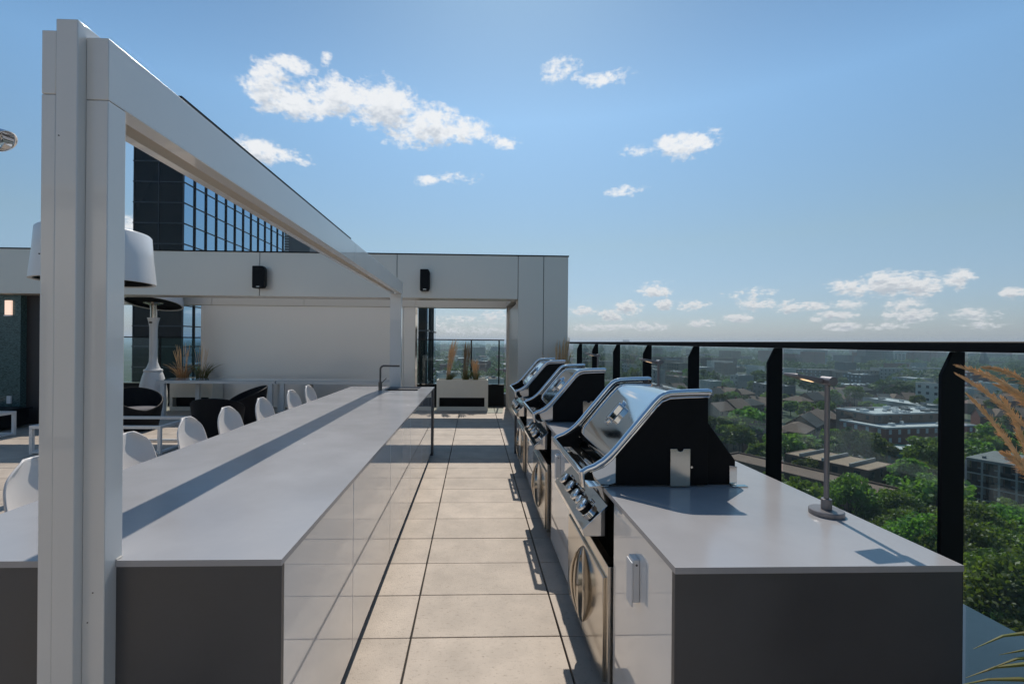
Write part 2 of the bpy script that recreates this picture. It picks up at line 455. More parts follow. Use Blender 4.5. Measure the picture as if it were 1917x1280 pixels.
def dup(root, loc, label, rz=None, group=None, scale=None):
    r_ = root.copy(); COL.objects.link(r_); r_.location = loc
    if rz is not None: r_.rotation_euler.z = rz
    if scale is not None: r_.scale = scale
    r_['label'] = label
    if group: r_['group'] = group
    if root not in KIDS:
        KIDS[root] = [(c, kids(c)) for c in kids(root)]
    for c, gs in KIDS[root]:
        c2 = c.copy(); COL.objects.link(c2); c2.parent = r_
        for g in gs:
            g2 = g.copy(); COL.objects.link(g2); g2.parent = c2
    return r_


def struct(o):
    o['kind'] = 'structure'; return o


def mesh_np(name, verts, faces, mat, parent=None, smooth=False):
    me = bpy.data.meshes.new(name)
    nv = len(verts); nf = len(faces); k = faces.shape[1]
    me.vertices.add(nv); me.vertices.foreach_set('co', verts.astype(np.float32).ravel())
    me.loops.add(nf * k); me.loops.foreach_set('vertex_index', faces.astype(np.int32).ravel())
    me.polygons.add(nf); me.polygons.foreach_set('loop_start', np.arange(0, nf * k, k, dtype=np.int32)); me.polygons.foreach_set('loop_total', np.full(nf, k, dtype=np.int32))
    me.update(calc_edges=True); me.validate()
    if smooth: me.shade_smooth()
    me.materials.append(M[mat])
    o = bpy.data.objects.new(name, me); COL.objects.link(o)
    if parent is not None: o.parent = parent
    return o


# ------------------------------------------------------------------ terrace setting
rnd = random.Random(7)
TX0, TY0, TW, TD = -0.35, 2.655, 0.866, 0.4455
b = MB()
gap = .0028
for i in range(-14, 3):
    for j in range(-16, 22):
        x0 = TX0 + i * TW; y0 = TY0 + j * TD
        x1 = x0 + TW
        if x0 > 1.74: continue
        x1 = min(x1, 1.76)
        if y0 + TD > 12.35: continue
        g = gap * (1.9 if True else 1)
        dz = rnd.uniform(-.0012, .0012)
        b.box(x0 + g, x1 - g, y0 + gap, y0 + TD - gap, -.03, dz)
floor = struct(b.build('floor', 'paver', bevel=.0025, seg=1, base=(0, 0, 0)))
b = MB(); b.box(-13, 1.80, -6, 12.5, -.40, -.032); struct(b.build('subfloor', 'subfloor'))
b = MB(); b.box(1.80, 2.62, -6, 12.5, -.4, .33); b.box(-13, 2.62, 12.5, 12.7, -.4, .3); struct(b.build('roof_ledge', 'slab', bevel=.01))

# glass guard along the right edge (runs in depth)
RX = 1.84
gr = thing('glass_railing', 'black glass guard rail along the right edge of the terrace, behind the grills', 'railing', (RX, 4.5, .33))
b = MB(); b.box(RX - .005, RX + .085, -2.6, 8.98, 1.678, 1.717); b.build('top_rail', 'black_metal', gr, bevel=.006)
py = .677
posts = [-1.48, -.40, .677, 1.752, 2.828, 3.896, 4.962, 6.045, 7.13, 8.2]
for y in posts:
    b = MB()
    # broad plate standing square to the rail with its inner top corner cut off
    b.prism([(RX, .30), (RX, 1.585), (RX + .045, 1.677), (RX + .095, 1.677), (RX + .095, .30)], 'y', y - .0, y + .016)
    b.build('rail_post', 'black_metal', gr, bevel=.002, seg=1)
ed = [-2.5] + posts + [8.97]
for i in range(len(ed) - 1):
    b = MB(); b.box(RX + .098, RX + .108, ed[i] + .022, ed[i + 1] - .006, .335, 1.672)
    b.build('glass_panel', 'rail_glass', gr, bevel=.0)

# ------------------------------------------------------------------ counters (terrace kitchen)
HC = 1.007
S93 = lambda v: .93 * v
LX, RXE = -.604, .627
YL0, YR0, YEND = 1.478, 1.405, 7.06
SINK = (-1.27, -.80, 6.50, 7.05)
lc = thing('bar_counter', 'long grey-topped bar counter with glossy white doors and a sink at its far end', 'counter', (-1.2, 4.3, 0))
# worktop with notch for the near post and a sink cut-out
PX0, PX1, PY0, PY1 = -1.2885, -1.1165, 1.405, 1.5085
b = MB()
T = .02
for (x0, x1, y0, y1) in ((-1.86, SINK[0], PY1, SINK[3]), (SINK[1], LX, PY1, SINK[3]), (SINK[0], SINK[1], PY1, SINK[2]), (-1.86, LX, SINK[3], YEND),
                         (-1.86, PX0, YL0, PY1), (PX1, LX, YL0, PY1)):
    b.box(x0, x1, y0, y1, HC - T, HC)
top = b.build('worktop', 'quartz', lc)
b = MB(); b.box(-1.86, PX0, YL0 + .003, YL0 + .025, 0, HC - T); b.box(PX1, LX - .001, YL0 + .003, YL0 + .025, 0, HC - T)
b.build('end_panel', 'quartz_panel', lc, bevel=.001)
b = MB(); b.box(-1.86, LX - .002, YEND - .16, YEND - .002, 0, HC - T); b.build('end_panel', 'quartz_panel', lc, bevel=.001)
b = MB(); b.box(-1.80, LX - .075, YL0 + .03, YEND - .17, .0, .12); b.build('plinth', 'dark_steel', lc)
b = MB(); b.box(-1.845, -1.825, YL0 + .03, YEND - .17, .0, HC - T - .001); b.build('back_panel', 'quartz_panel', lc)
b = MB(); b.box(-1.82, LX - .06, YL0 + .03, YEND - .17, .125, HC - T - .012 if False else .80); b.build('carcass', 'dark_steel', lc)
js = [YL0 + .03, 2.42, 3.48, 4.56, 5.57, 6.30, YEND - .165]
for i in range(len(js) - 1):
    b = MB(); b.box(LX - .038, LX - .018, js[i] + .003, js[i + 1] - .003, .075, HC - T - .004)
    b.build('cabinet_door', 'gloss_white', lc, bevel=.0015)
# sink bowl
b = MB()
x0, x1, y0, y1 = SINK
zb = HC - .19
for (a0, a1, c0, c1, d0, d1) in ((x0 - .01, x0, y0 - .01, y1 + .01, zb, HC - T), (x1, x1 + .01, y0 - .01, y1 + .01, zb, HC - T), (x0, x1, y0 - .01, y0, zb, HC - T), (x0, x1, y1, y1 + .01, zb, HC - T), (x0 - .01, x1 + .01, y0 - .01, y1 + .01, zb - .01, zb)):
    b.box(a0, a1, c0, c1, d0, d1)
b.build('sink_bowl', 'brushed', lc)

# faucet
fx, fy = -1.325, 6.555
fa = thing('faucet', 'dark grey angular faucet standing beside the sink on the bar counter', 'faucet', (fx, fy, HC))
b = MB(); b.tube([(fx, fy, HC), (fx, fy, HC + .115)], .026, 16); b.build('faucet_body', 'dark_steel', fa, bevel=.002)
pts = [(fx, fy, HC + .11), (fx, fy, 1.30)] + [(fx + .05 - .05 * math.cos(a), fy, 1.30 + .05 * math.sin(a)) for a in (R(20), R(40), R(60), R(80), R(90))] + [(fx + .27, fy, 1.35)]
b = MB(); b.tube(pts, .0135, 14); b.build('spout', 'dark_steel', fa)
b = MB(); b.tube([(fx + .02, fy, HC + .10), (fx + .085, fy, HC + .17)], .006, 10); b.build('handle', 'dark_steel', fa)

# right counter
rc = thing('grill_counter', 'grey-topped barbecue counter with white and stainless doors carrying three grills', 'counter', (1.09, 4.3, 0))
XB = 1.553
GRILL_Y = [2.195, 3.975, 5.757]
GW = .753
cut0, cut1 = .93 * .70, .93 * 1.18
b = MB(); prev = YR0
for gy in GRILL_Y:
    b.box(RXE, XB, prev, gy + .03, HC - T, HC)
    b.box(cut1 + .04, XB, gy + .03, gy + GW - .03, HC - T, HC)
    prev = gy + GW - .03
b.box(RXE, XB, prev, YEND, HC - T, HC)
b.build('worktop', 'quartz', rc)
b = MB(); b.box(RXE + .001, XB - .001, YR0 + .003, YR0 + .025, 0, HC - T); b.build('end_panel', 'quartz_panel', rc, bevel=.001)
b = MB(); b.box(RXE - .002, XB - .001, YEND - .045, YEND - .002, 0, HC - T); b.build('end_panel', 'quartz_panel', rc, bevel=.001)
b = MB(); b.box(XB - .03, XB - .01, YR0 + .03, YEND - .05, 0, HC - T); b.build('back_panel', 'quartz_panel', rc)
b = MB(); b.box(RXE + .07, XB - .04, YR0 + .03, YEND - .05, 0, .10); b.build('plinth', 'dark_steel', rc)
b = MB(); b.box(RXE + .045, XB - .04, YR0 + .03, YEND - .05, .105, .62); b.build('carcass', 'dark_steel', rc)
whites = [(YR0 + .028, 2.09), (3.01, 3.80), (4.80, 5.59), (6.58, YEND - .05)]
for (a, c) in whites:
    n = 1
    b = MB(); b.box(RXE + .018, RXE + .038, a + .003, c - .003, .075, HC - T - .004); b.build('cabinet_door', 'gloss_white', rc, bevel=.0015)
for gy in GRILL_Y:
    a, c = gy - .085, gy + GW + .035
    mid = (a + c) / 2
    # stainless frame, drawer rail and two doors with crescent handles
    b = MB(); b.box(RXE + .0, RXE + .04, a, a + .04, .09, .665); b.box(RXE + .0, RXE + .04, c - .03, c, .09, .665); b.box(RXE + .0, RXE + .04, a + .04, c - .03, .60, .665)
    b.build('steel_frame', 'brushed', rc, bevel=.002)
    for (d0, d1, sg) in ((a + .043, mid - .002, -1), (mid + .002, c - .033, 1)):
        b = MB(); b.box(RXE - .012, RXE + .03, d0, d1, .10, .597)
        dr = b.build('steel_door', 'brushed', rc, bevel=.003)
        # crescent pull: fat in the middle, pointed at both ends, bowed away from the joint
        b = MB(); nseg = 18
        for (bw_, wd_, st_) in ((.100, .030, .046), (.048, .020, .034)):
            rows = []
            for k in range(nseg + 1):
                tt = k / nseg; zz = .15 + .42 * tt
                bow = math.sin(math.pi * tt)
                yo = mid + sg * (.004 + bw_ * bow); yi = mid + sg * (.004 + (bw_ - wd_) * bow)
                xo = RXE - .0125 - .004 - st_ * bow ** .6; xi = RXE - .0125 - .6 * st_ * bow ** .6 + .001
                rows.append([(xo, yo, zz), (xo - .007 * bow, (yo + yi) / 2, zz), (xo, yi, zz), (xi, yi, zz), (xi, yo, zz)])
            vs = [p for r_ in rows for p in r_]; fs = []
            for k in range(nseg):
                for q in range(5):
                    q2 = (q + 1) % 5
                    fs.append((k * 5 + q, k * 5 + q2, k * 5 + 5 + q2, k * 5 + 5 + q))
            b.add(vs, fs)
        b.build('crescent_handle', 'brushed', dr, smooth=50)
# small white cover boxes on the white doors
bx = thing('cover_box', 'small white cover box on the white door at the near end of the barbecue counter', 'box', (RXE + .018, 1.78, .70), 'cover boxes on the white doors')
b = MB(); b.box(RXE - .008, RXE + .0175, 1.755, 1.810, .70, .865); b.build('box_body', 'white_plastic', bx, bevel=.003)
b = MB(); b.box(RXE - .015, RXE - .0085, 1.752, 1.813, .685, .855); b.build('lid', 'white_plastic', bx, bevel=.002)
b = MB(); b.cyl((RXE + .005, 1.7548, .845), (RXE + .005, 1.753, .845), .004, 10); b.build('screw', 'dark_steel', bx)
dup(bx, (RXE + .018, 3.42, .70), 'small white cover box on the white door between the nearest and the middle grill')

# ------------------------------------------------------------------ grills
GP = lambda x, z: (.93 * x - .9, .93 * (z - .955))      # side-view coordinates on the grill


def make_grill(label):
    g = thing('gas_grill', label, 'grill', (.9, 0, HC), 'built-in gas grills along the counter')
    WLOC[g] = Vector((0, 0, 0))
    h = GW / 2
    # black end castings
    prof = [(.735, .966), (.735, 1.10), (.76, 1.15), (.965, 1.395), (.985, 1.412), (1.01, 1.42), (1.222, 1.432), (1.222, .966)]
    prof = [GP(*p) for p in prof]
    horn = [GP(*p) for p in [(.735, 1.13), (.69, 1.095), (.64, 1.068), (.585, 1.05), (.555, 1.035), (.553, 1.008), (.575, .99), (.62, .985), (.735, .985)]]
    for s_ in (-1, 1):
        y0, y1 = s_ * h, s_ * (h - .026)
        b = MB(); b.prism(prof, 'y', y0, y1); c = b.build('end_casting', 'black_cast', g, bevel=.003)
        b = MB(); b.prism(horn, 'y', s_ * (h - .006), s_ * (h - .024)); b.build('horn', 'black_cast', c, bevel=.002)
        # pale steel cheek in front of the casting
        ck = [GP(*p) for p in [(.605, 1.052), (.66, 1.072), (.70, 1.092), (.736, 1.118), (.736, .978), (.70, .968), (.655, .972), (.625, .995)]]
        b = MB(); b.prism(ck, 'y', s_ * (h + .004), s_ * (h - .005)); b.build('cheek', 'steel', c, bevel=.0015)
        # chrome tube trim following the casting edge
        path = [(.555, 1.028), (.585, 1.048), (.625, 1.063), (.67, 1.09), (.71, 1.125), (.745, 1.163), (.80, 1.23), (.88, 1.326), (.935, 1.392), (.962, 1.420), (.985, 1.435), (1.015, 1.443), (1.10, 1.448), (1.214, 1.452), (1.228, 1.446)]
        b = MB(); b.tube([(GP(*p)[0], s_ * (h + .004), GP(*p)[1]) for p in path], .0155, 14); b.build('trim_tube', 'chrome', g)
        path2 = [(.60, 1.035), (.67, 1.062), (.715, 1.10), (.752, 1.143), (.81, 1.21), (.89, 1.306), (.945, 1.372), (.975, 1.400), (1.015, 1.416), (1.10, 1.421), (1.222, 1.425)]
        b = MB(); b.tube([(GP(*p)[0], s_ * (h + .006), GP(*p)[1]) for p in path2], .0045, 8); b.build('trim_bead', 'steel', g)
    # chrome handle across the front with a small foot at the near end
    hx, hz = GP(.556, 1.03)
    b = MB(); b.tube([(hx, -h - .002, hz), (hx, h + .002, hz)], .0155, 16); b.build('lid_handle', 'chrome', g)
    b = MB(); b.tube([(hx, -h - .006, hz + .008), (hx + .004, -h - .008, hz - .03), (hx + .012, -h - .004, hz - .066)], [.0155, .013, .009], 12); b.build('handle_foot', 'chrome', g)
    # stainless lid skin
    lp = [(1.215, 1.432), (1.10, 1.430), (1.03, 1.426), (.995, 1.418), (.968, 1.400), (.93, 1.358), (.86, 1.275), (.79, 1.19), (.745, 1.135), (.722, 1.10), (.716, 1.07), (.728, 1.045), (.752, 1.03), (.785, 1.022)]
    lp = [GP(*p) for p in lp]
    th = .006
    inner = []
    for i, p in enumerate(lp):
        q0, q1 = lp[max(i - 1, 0)], lp[min(i + 1, len(lp) - 1)]
        dx, dz = q1[0] - q0[0], q1[1] - q0[1]; l_ = math.hypot(dx, dz)
        inner.append((p[0] - dz / l_ * th, p[1] + dx / l_ * th))
    b = MB(); ny = 2
    ring = lp + inner[::-1]
    b.prism(ring, 'y', -h + .026, h - .026)
    lid = b.build('lid', 'steel', g, smooth=40)
    # firebox, ledge and grate seen through the front slot
    b = MB()
    a0 = GP(.72, .958); a1 = GP(1.20, .958)
    hh = h - .028
    zt = GP(0, 1.02)[1]
    b.box(a1[0] - .02, a1[0], -hh, hh, -.018, zt + .2)
    b.box(a0[0], a0[0] + .02, -hh, hh, -.018, GP(0, .985)[1])
    b.box(a0[0] + .02, a1[0] - .02, -hh, hh, -.018, -.002)
    b.build('firebox', 'dark_steel', g)
    b = MB()
    for k in range(20):
        yy = -hh + .03 + k * (2 * hh - .06) / 19
        b.tube([(a0[0] + .02, yy, GP(0, .982)[1]), (a1[0] - .03, yy, GP(0, .982)[1])], .004, 6)
    b.build('cooking_grate', 'dark_steel', g)
    fl = [GP(*p) for p in [(.665, .992), (.72, 1.0), (.735, .985), (.70, .962), (.665, .962)]]
    b = MB(); b.prism(fl, 'y', -hh, hh); b.build('front_ledge', 'steel', g, bevel=.002)
    # hinge bracket + bolts on inner side of the far casting
    b = MB()
    bx0, bz0 = GP(.725, 1.055)
    for (ox, oz) in ((0, 0), (.018, -.03), (.002, -.048)):
        b.cyl((bx0 + ox, h - .027, bz0 + oz), (bx0 + ox, h - .040, bz0 + oz), .0065, 10)
    b.build('hinge_bolts', 'chrome', g)
    # rear hood
    rh = [GP(*p) for p in [(1.215, 1.300), (1.232, 1.292), (1.386, 1.085), (1.386, .960), (1.215, .960)]]
    b = MB(); b.prism(rh, 'y', -h + .03, h - .03); b.build('rear_hood', 'black_cast', g, bevel=.004)
    tb = [GP(*p) for p in [(1.350, 1.06), (1.390, 1.055), (1.390, .966), (1.350, .966)]]
    b = MB(); b.prism(tb, 'y', -h + .022, -h + .0295); b.box(tb[3][0], tb[3][0] + .075, -h - .01, -h + .021, .001, .006); b.build('rear_tab', 'steel', g, bevel=.001)
    # cover plate on the near side with a notch
    p0 = GP(1.019, 1.156); p1 = GP(1.123, .962)
    xm = (p0[0] + p1[0]) / 2
    nt = [(p0[0], p0[1]), (xm - .016, p0[1]), (xm - .013, p0[1] - .01), (xm, p0[1] - .014), (xm + .013, p0[1] - .01), (xm + .016, p0[1]), (p1[0], p0[1]), (p1[0], p1[1]), (p0[0], p1[1])]
    b = MB(); b.prism(nt, 'y', -h - .0005, -h - .010); pl = b.build('side_plate', 'brushed', g, bevel=.001)
    b = MB(); b.cyl((p1[0] + .008, -h - .0002, GP(0, 1.06)[1]), (p1[0] + .008, -h - .008, GP(0, 1.06)[1]), .006, 10); b.build('screw', 'brushed', pl)
    # thermometer badge on the slope of the lid
    c0 = Vector((GP(.862, 1.277)[0], 0, GP(.862, 1.277)[1])); s1 = Vector((GP(.93, 1.358)[0] - GP(.79, 1.19)[0], 0, GP(.93, 1.358)[1] - GP(.79, 1.19)[1])).normalized()
    nrm = Vector((-s1.z, 0, s1.x)); yv = Vector((0, 1, 0))
    cc = c0 + yv * .02

    def stad(hl, hw, off, n=10):
        o = []
        for sgn, ce in ((1, hl - hw), (-1, -(hl - hw))):
            for k in range(n + 1):
                a = -math.pi / 2 + math.pi * k / n if sgn > 0 else math.pi / 2 + math.pi * k / n
                o.append(cc + s1 * (ce + hw * math.cos(a)) + yv * (hw * math.sin(a)) + nrm * off)
        return o

    def plate(hl, hw, o0, o1):
        A = stad(hl, hw, o0); B_ = stad(hl, hw * .86, o1); n = len(A)
        b = MB(); b.add(A + B_, [tuple(range(n - 1, -1, -1)), tuple(range(n, 2 * n))] + [(i, (i + 1) % n, n + (i + 1) % n, n + i) for i in range(n)]); return b
    th_ = plate(.085, .040, -.002, .012).build('thermometer', 'chrome', lid, bevel=.002)
    cc = c0 + yv * .02 + yv * .004
    b = plate(.068, .026, .0125, .014); b.build('dial', 'dial_glass', g)
    cc = c0 - yv * .032
    plate(.055, .015, .0, .034).build('badge_bar', 'chrome', g, bevel=.003)
    # control console
    cp = [GP(*p) for p in [(.694, .702), (.57, .702), (.565, .738), (.694, .862), (.70, .862), (.70, .702)]]
    b = MB(); b.prism(cp, 'y', -h - .002, h + .01); con = b.build('control_panel', 'steel', g, bevel=.002)
    vp = [GP(*p) for p in [(.700, .870), (.690, .874), (.672, .955), (.70, .955)]]
    b = MB(); b.prism(vp, 'y', -h + .0, h + .0); vt = b.build('vent_panel', 'dark_steel', g)
    b = MB()
    for k in range(44):
        yy = -h + .012 + k * (GW - .024) / 43
        q = GP(.686, .884); q2 = GP(.672, .948)
        b.tube([(q[0] - .003, yy, q[1]), (q2[0] - .003, yy, q2[1])], .0028, 5)
    b.build('vent_slats', 'steel', g)
    lipp = [GP(*p) for p in [(.60, .958), (.70, .966), (.70, .958), (.60, .950)]]
    b = MB(); b.prism(lipp, 'y', -h + .0, h); b.build('console_lip', 'steel', g, bevel=.001)
    sl = Vector((GP(.694, .862)[0] - GP(.565, .738)[0], 0, GP(.694, .862)[1] - GP(.565, .738)[1])).normalized(); kn = Vector((-sl.z, 0, sl.x))
    mid = Vector(((GP(.694, .862)[0] + GP(.565, .738)[0]) / 2, 0, (GP(.694, .862)[1] + GP(.565, .738)[1]) / 2)) - sl * .008
    for (yy, rr, ln) in ((-.285, .036, .060), (-.185, .026, .046), (-.118, .033, .056), (.01, .035, .060), (.165, .035, .060)):
        p = mid + Vector((0, yy, 0))
        b = MB(); b.tube([p + kn * .0, p + kn * .012, p + kn * .0121, p + kn * .016], [rr * 1.18, rr * 1.18, rr * 1.05, rr * 1.0], 24)
        k_ = b.build('control_knob', 'chrome', g)
        b = MB(); b.tube([p + kn * .0162, p + kn * (ln - .016)], rr * .93, 24); b.build('grip', 'black_cast', k_)
        b = MB(); b.tube([p + kn * (ln - .0158), p + kn * (ln - .006), p + kn * ln, p + kn * (ln + .002)], [rr, rr, rr * .86, rr * .6], 24); b.build('knob_cap', 'chrome', k_)
    for (yy, dz_) in ((.06, .035), (-.03, .04), (-.23, .045), (.22, .035)):
        p = mid + Vector((0, yy, 0)) + sl * dz_
        b = MB(); b.tube([p, p + kn * .012, p + kn * .016], [.009, .009, .005], 12); b.build('bolt', 'chrome', con)
    return g


gl0 = make_grill('nearest of three stainless gas grills, large in front, its black side plate facing the viewer')
gl0.location = (.9, GRILL_Y[0] + GW / 2, HC)
dup(gl0, (.9, GRILL_Y[1] + GW / 2, HC), 'middle of three stainless gas grills, partly hidden behind the nearest one')
dup(gl0, (.9, GRILL_Y[2] + GW / 2, HC), 'farthest of three stainless gas grills, beside the grey pier')

# ------------------------------------------------------------------ counter lamps


def make_lamp(label):
    g = thing('counter_lamp', label, 'lamp', (0, 0, 0), 'grey task lamps standing on the barbecue counter')
    b = MB(); b.lathe([(.058, 0), (.062, .002), (.062, .018), (.059, .021), (.02, .021)], (0, 0, 0), 32); b.build('lamp_base', 'lamp_grey', g)
    b = MB(); b.cyl((0, 0, .0212), (0, 0, .064), .0195, 20); b.build('collar', 'lamp_grey', g, bevel=.001)
    b = MB(); b.cyl((0, 0, .0645), (0, 0, .535), .0095, 14); b.build('stem', 'lamp_grey', g)
    b = MB(); b.cyl((.004, -.028, .545), (.004, .03, .545), .0185, 22); b.build('swivel', 'lamp_grey', g, bevel=.001)
    # flat head reaching over the grill
    b = MB(); b.prism([(-.016, .556), (-.125, .574), (-.128, .562), (-.016, .532)], 'y', .0, .085); hd = b.build('lamp_head', 'lamp_grey', g, bevel=.003)
    b = MB(); b.add([(-.07 + .026 * math.cos(a), .022 + .018 * math.sin(a), .5445 - .25 * .026 * math.cos(a)) for a in [k * math.pi / 8 for k in range(16)]], [tuple(range(16))]); b.build('light_lens', 'lamp_glow', hd)
    return g


lm = make_lamp('grey task lamp in front of the nearest grill, its head turned left, warm light on')
lm.location = (1.447, 1.84, HC)
dup(lm, (1.447, 3.57, HC), 'grey task lamp whose lit head shows between the nearest and middle grill')
dup(lm, (1.447, 5.35, HC), 'grey task lamp whose head shows farthest off, behind the middle grill')

# ------------------------------------------------------------------ white beam frame over the bar counter
bf = thing('beam_frame', 'tall white metal frame of two posts and a long beam over the bar counter', 'pergola', (-1.25, 4.5, 0))
ZB, ZT, ZR = 2.424, 2.612, 2.646
BX0, BX1 = -1.288, -1.117
CX0, CX1 = -1.246, -1.183
BY0, BY1 = 1.405, 7.18
for (x0, x1, y0) in ((BX0, CX0 - .0005, BY0 + .0015), (CX1 + .0005, BX1, BY0 + .030)):
    b = MB(); b.box(x0, x1, y0, BY0 + .102, 0, ZB - .0018); b.build('post_channel', 'powder', bf, bevel=.0025)
b = MB(); b.box(CX0, CX1, BY0, BY0 + .100, 0, ZR); b.build('post_core', 'powder', bf, bevel=.0025)
b = MB(); b.box(BX0, BX1, YEND + .004, YEND + .10, 0, ZB - .0018); b.build('post_core', 'powder', bf, bevel=.0025)
# beam: two side channels, raised core and a cream lined underside
for (ya, yb) in ((BY0 + .030, 4.328), (4.332, BY1)):
    b = MB(); b.box(CX1 + .0005, BX1, ya, yb, ZB, ZT); b.build('beam_channel', 'powder', bf, bevel=.0025)
b = MB(); b.box(BX0, CX0 - .0005, BY0 + .0015, BY1, ZB, ZT); b.build('beam_channel', 'powder', bf, bevel=.0025)
b = MB(); b.box(CX0, CX1, BY0 + .1005, BY1, ZB + .07, ZR); b.build('beam_core', 'powder', bf, bevel=.0025)
b = MB(); b.box(CX0 + .0005, CX1 - .0005, BY0 + .105, YEND, ZB + .045, ZB + .0695); b.build('beam_lining', 'cream_lining', bf)
b = MB(); b.box(BX1 - .022, BX1 - .004, 1.79, 4.20, ZT + .0005, ZT + .014); b.build('top_strip', 'black_metal', bf)
# bolts and a bead of sealant where the post meets the worktop
for (x, z) in ((-1.15, .93), (-1.165, .84), (-1.235, 2.30), (-1.29, 1.95), (-1.245, .55)):
    yb = BY0 if CX0 < x < CX1 else (BY0 + .0015 if x < CX0 else BY0 + .030)
    b = MB(); b.cyl((x, yb + .001, z), (x, yb - .0012, z), .0022, 8); b.build('rivet', 'dark_steel', bf)
b = MB(); b.tube([(BX1 + .001, 1.480, HC + .001), (BX1 + .002, 1.495, HC + .002), (BX1 - .002, 1.506, HC + .002)], [.003, .004, .003], 6); b.build('sealant', 'stucco', bf)

# ------------------------------------------------------------------ portal (grey metal clad frame at the far end)
FY, FZ0, FZ1 = 9.0, 2.545, 3.385
po = thing('portal_frame', 'grey metal-clad portal frame closing the far end of the terrace', 'building', (-4, 10, 0))
joints = [-12.9, -9.25, -4.14, -1.515, .846]
b = MB(); b.box(-12.9, .84, FY + .02, FY + .46, FZ0 + .01, FZ1 - .01); b.build('fascia_core', 'black_metal', po)
for i in range(len(joints) - 1):
    b = MB(); b.box(joints[i] + .006, joints[i + 1] - .006, FY, FY + .018, FZ0, FZ1); b.build('cladding_panel', 'facade', po, bevel=.002)
b = MB(); b.box(-12.9, .84, FY + .019, FY + .48, FZ0 - .004, FZ0 + .009); b.build('soffit', 'facade', po)
b = MB(); b.box(-12.9, .84, FY + .462, FY + .48, FZ0 + .01, FZ1); b.build('cladding_panel', 'facade', po)
# pier
b = MB(); b.box(.862, 1.82, FY + .02, FY + .46, 0, FZ1 - .01); b.build('pier_core', 'black_metal', po)
for (x0, x1) in ((.850, 1.343), (1.355, 1.832)):
    b = MB(); b.box(x0, x1, FY, FY + .018, 0, FZ1); b.build('cladding_panel', 'facade', po, bevel=.002)
b = MB(); b.box(1.8205, 1.832, FY + .019, FY + .48, 0, FZ1); b.build('cladding_panel', 'facade', po)
b = MB(); b.box(.85, .8615, FY + .019, FY + .48, .02, FZ1 - .005); b.build('cladding_panel', 'facade', po)
b = MB(); b.box(-12.92, 1.845, FY - .012, FY + .49, FZ1 + .001, FZ1 + .022); b.build('coping', 'black_metal', po)
# right side wall between front and rear frames
b = MB(); b.box(.872, 1.80, FY + .481, 11.69, .37, 2.50); b.build('side_wall', 'facade', po)
b = MB(); b.box(.872, 1.80, FY + .481, 11.69, 0, .36); b.build('side_wall', 'facade', po)
b = MB(); b.box(.80, 1.80, FY + .482, 11.68, 2.60, FZ1 - .05); b.build('side_beam', 'facade', po)
# rear frame
RY, RZ0, RZ1 = 11.7, 2.565, 3.56
rj = [-12.9, -6.55, -4.28, -1.49, .82]
for i in range(len(rj) - 1):
    b = MB(); b.box(rj[i] + .005, rj[i + 1] - .005, RY, RY + .018, RZ0, RZ1); b.build('cladding_panel', 'facade', po)
b = MB(); b.box(-12.9, .815, RY + .02, RY + .44, RZ0 + .006, RZ1 - .01); b.build('rear_beam', 'facade', po)
b = MB(); b.box(.835, 1.80, RY, RY + .44, 0, RZ1 - .01); b.build('rear_pier', 'facade', po)
b = MB(); b.box(.815, .834, RY - .01, RY + .03, 0.02, RZ0 + .18); b.build('rear_jamb', 'steel', po)

sc_ = thing('screen_wall', 'large plain beige panel wall behind the long table', 'wall', (-4.2, RY + .06, 0))
b = MB(); b.box(-6.83, -1.80, RY + .03, RY + .13, 0.02, RZ0 - .003); b.build('screen_panel', 'screen', sc_, bevel=.003)
b = MB(); b.box(-1.792, -1.50, RY + .03, RY + .13, 0.02, RZ0 - .003); b.build('screen_panel', 'screen', sc_, bevel=.003)
b = MB(); b.box(-1.498, -1.44, RY + .0, RY + .14, 0.02, RZ0 - .003); b.build('edge_post', 'steel', sc_, bevel=.003)
# mosaic column + brown door at the left
mo = thing('mosaic_column', 'column clad in dark teal mosaic tiles at the far left', 'column', (-9.2, 9.5, 0))
b = MB(); b.box(-9.9, -8.87, 9.3, 9.7, 0, FZ0 - .006); b.build('mosaic_cladding', 'mosaic', mo)
dw = thing('brown_door', 'dark brown door panel beside the teal mosaic column', 'door', (-8.4, 9.6, 0))
b = MB(); b.box(-8.868, -7.7, 9.42, 9.55, 0, FZ0 - .006); b.build('door_leaf', 'door_brown', dw)
wl = thing('wall_light', 'small lit wall light high on the teal mosaic column', 'lamp', (-9.08, 9.29, 2.15))
b = MB(); b.box(-9.14, -9.02, 9.262, 9.2985, 2.15, 2.43); b.build('light_body', 'warm_light', wl, bevel=.004)
b = MB(); b.box(-9.15, -9.01, 9.255, 9.2985, 2.12, 2.149); b.build('light_foot', 'white_plastic', wl)
ot = thing('outlet_cover', 'white outlet cover low on the teal mosaic column', 'outlet', (-9.06, 9.29, .42))
b = MB(); b.box(-9.10, -9.02, 9.27, 9.2985, .42, .57); b.build('cover', 'white_plastic', ot, bevel=.004)
bxk = thing('black_bench', 'low black box bench at the foot of the mosaic column', 'bench', (-8.9, 8.8, 0))
b = MB(); b.box(-9.8, -8.55, 8.55, 9.15, .04, .34); b.build('bench_body', 'black_metal', bxk, bevel=.01)
b = MB(); b.box(-9.84, -8.51, 8.52, 9.18, .341, .375); b.build('bench_top', 'black_metal', bxk, bevel=.006)

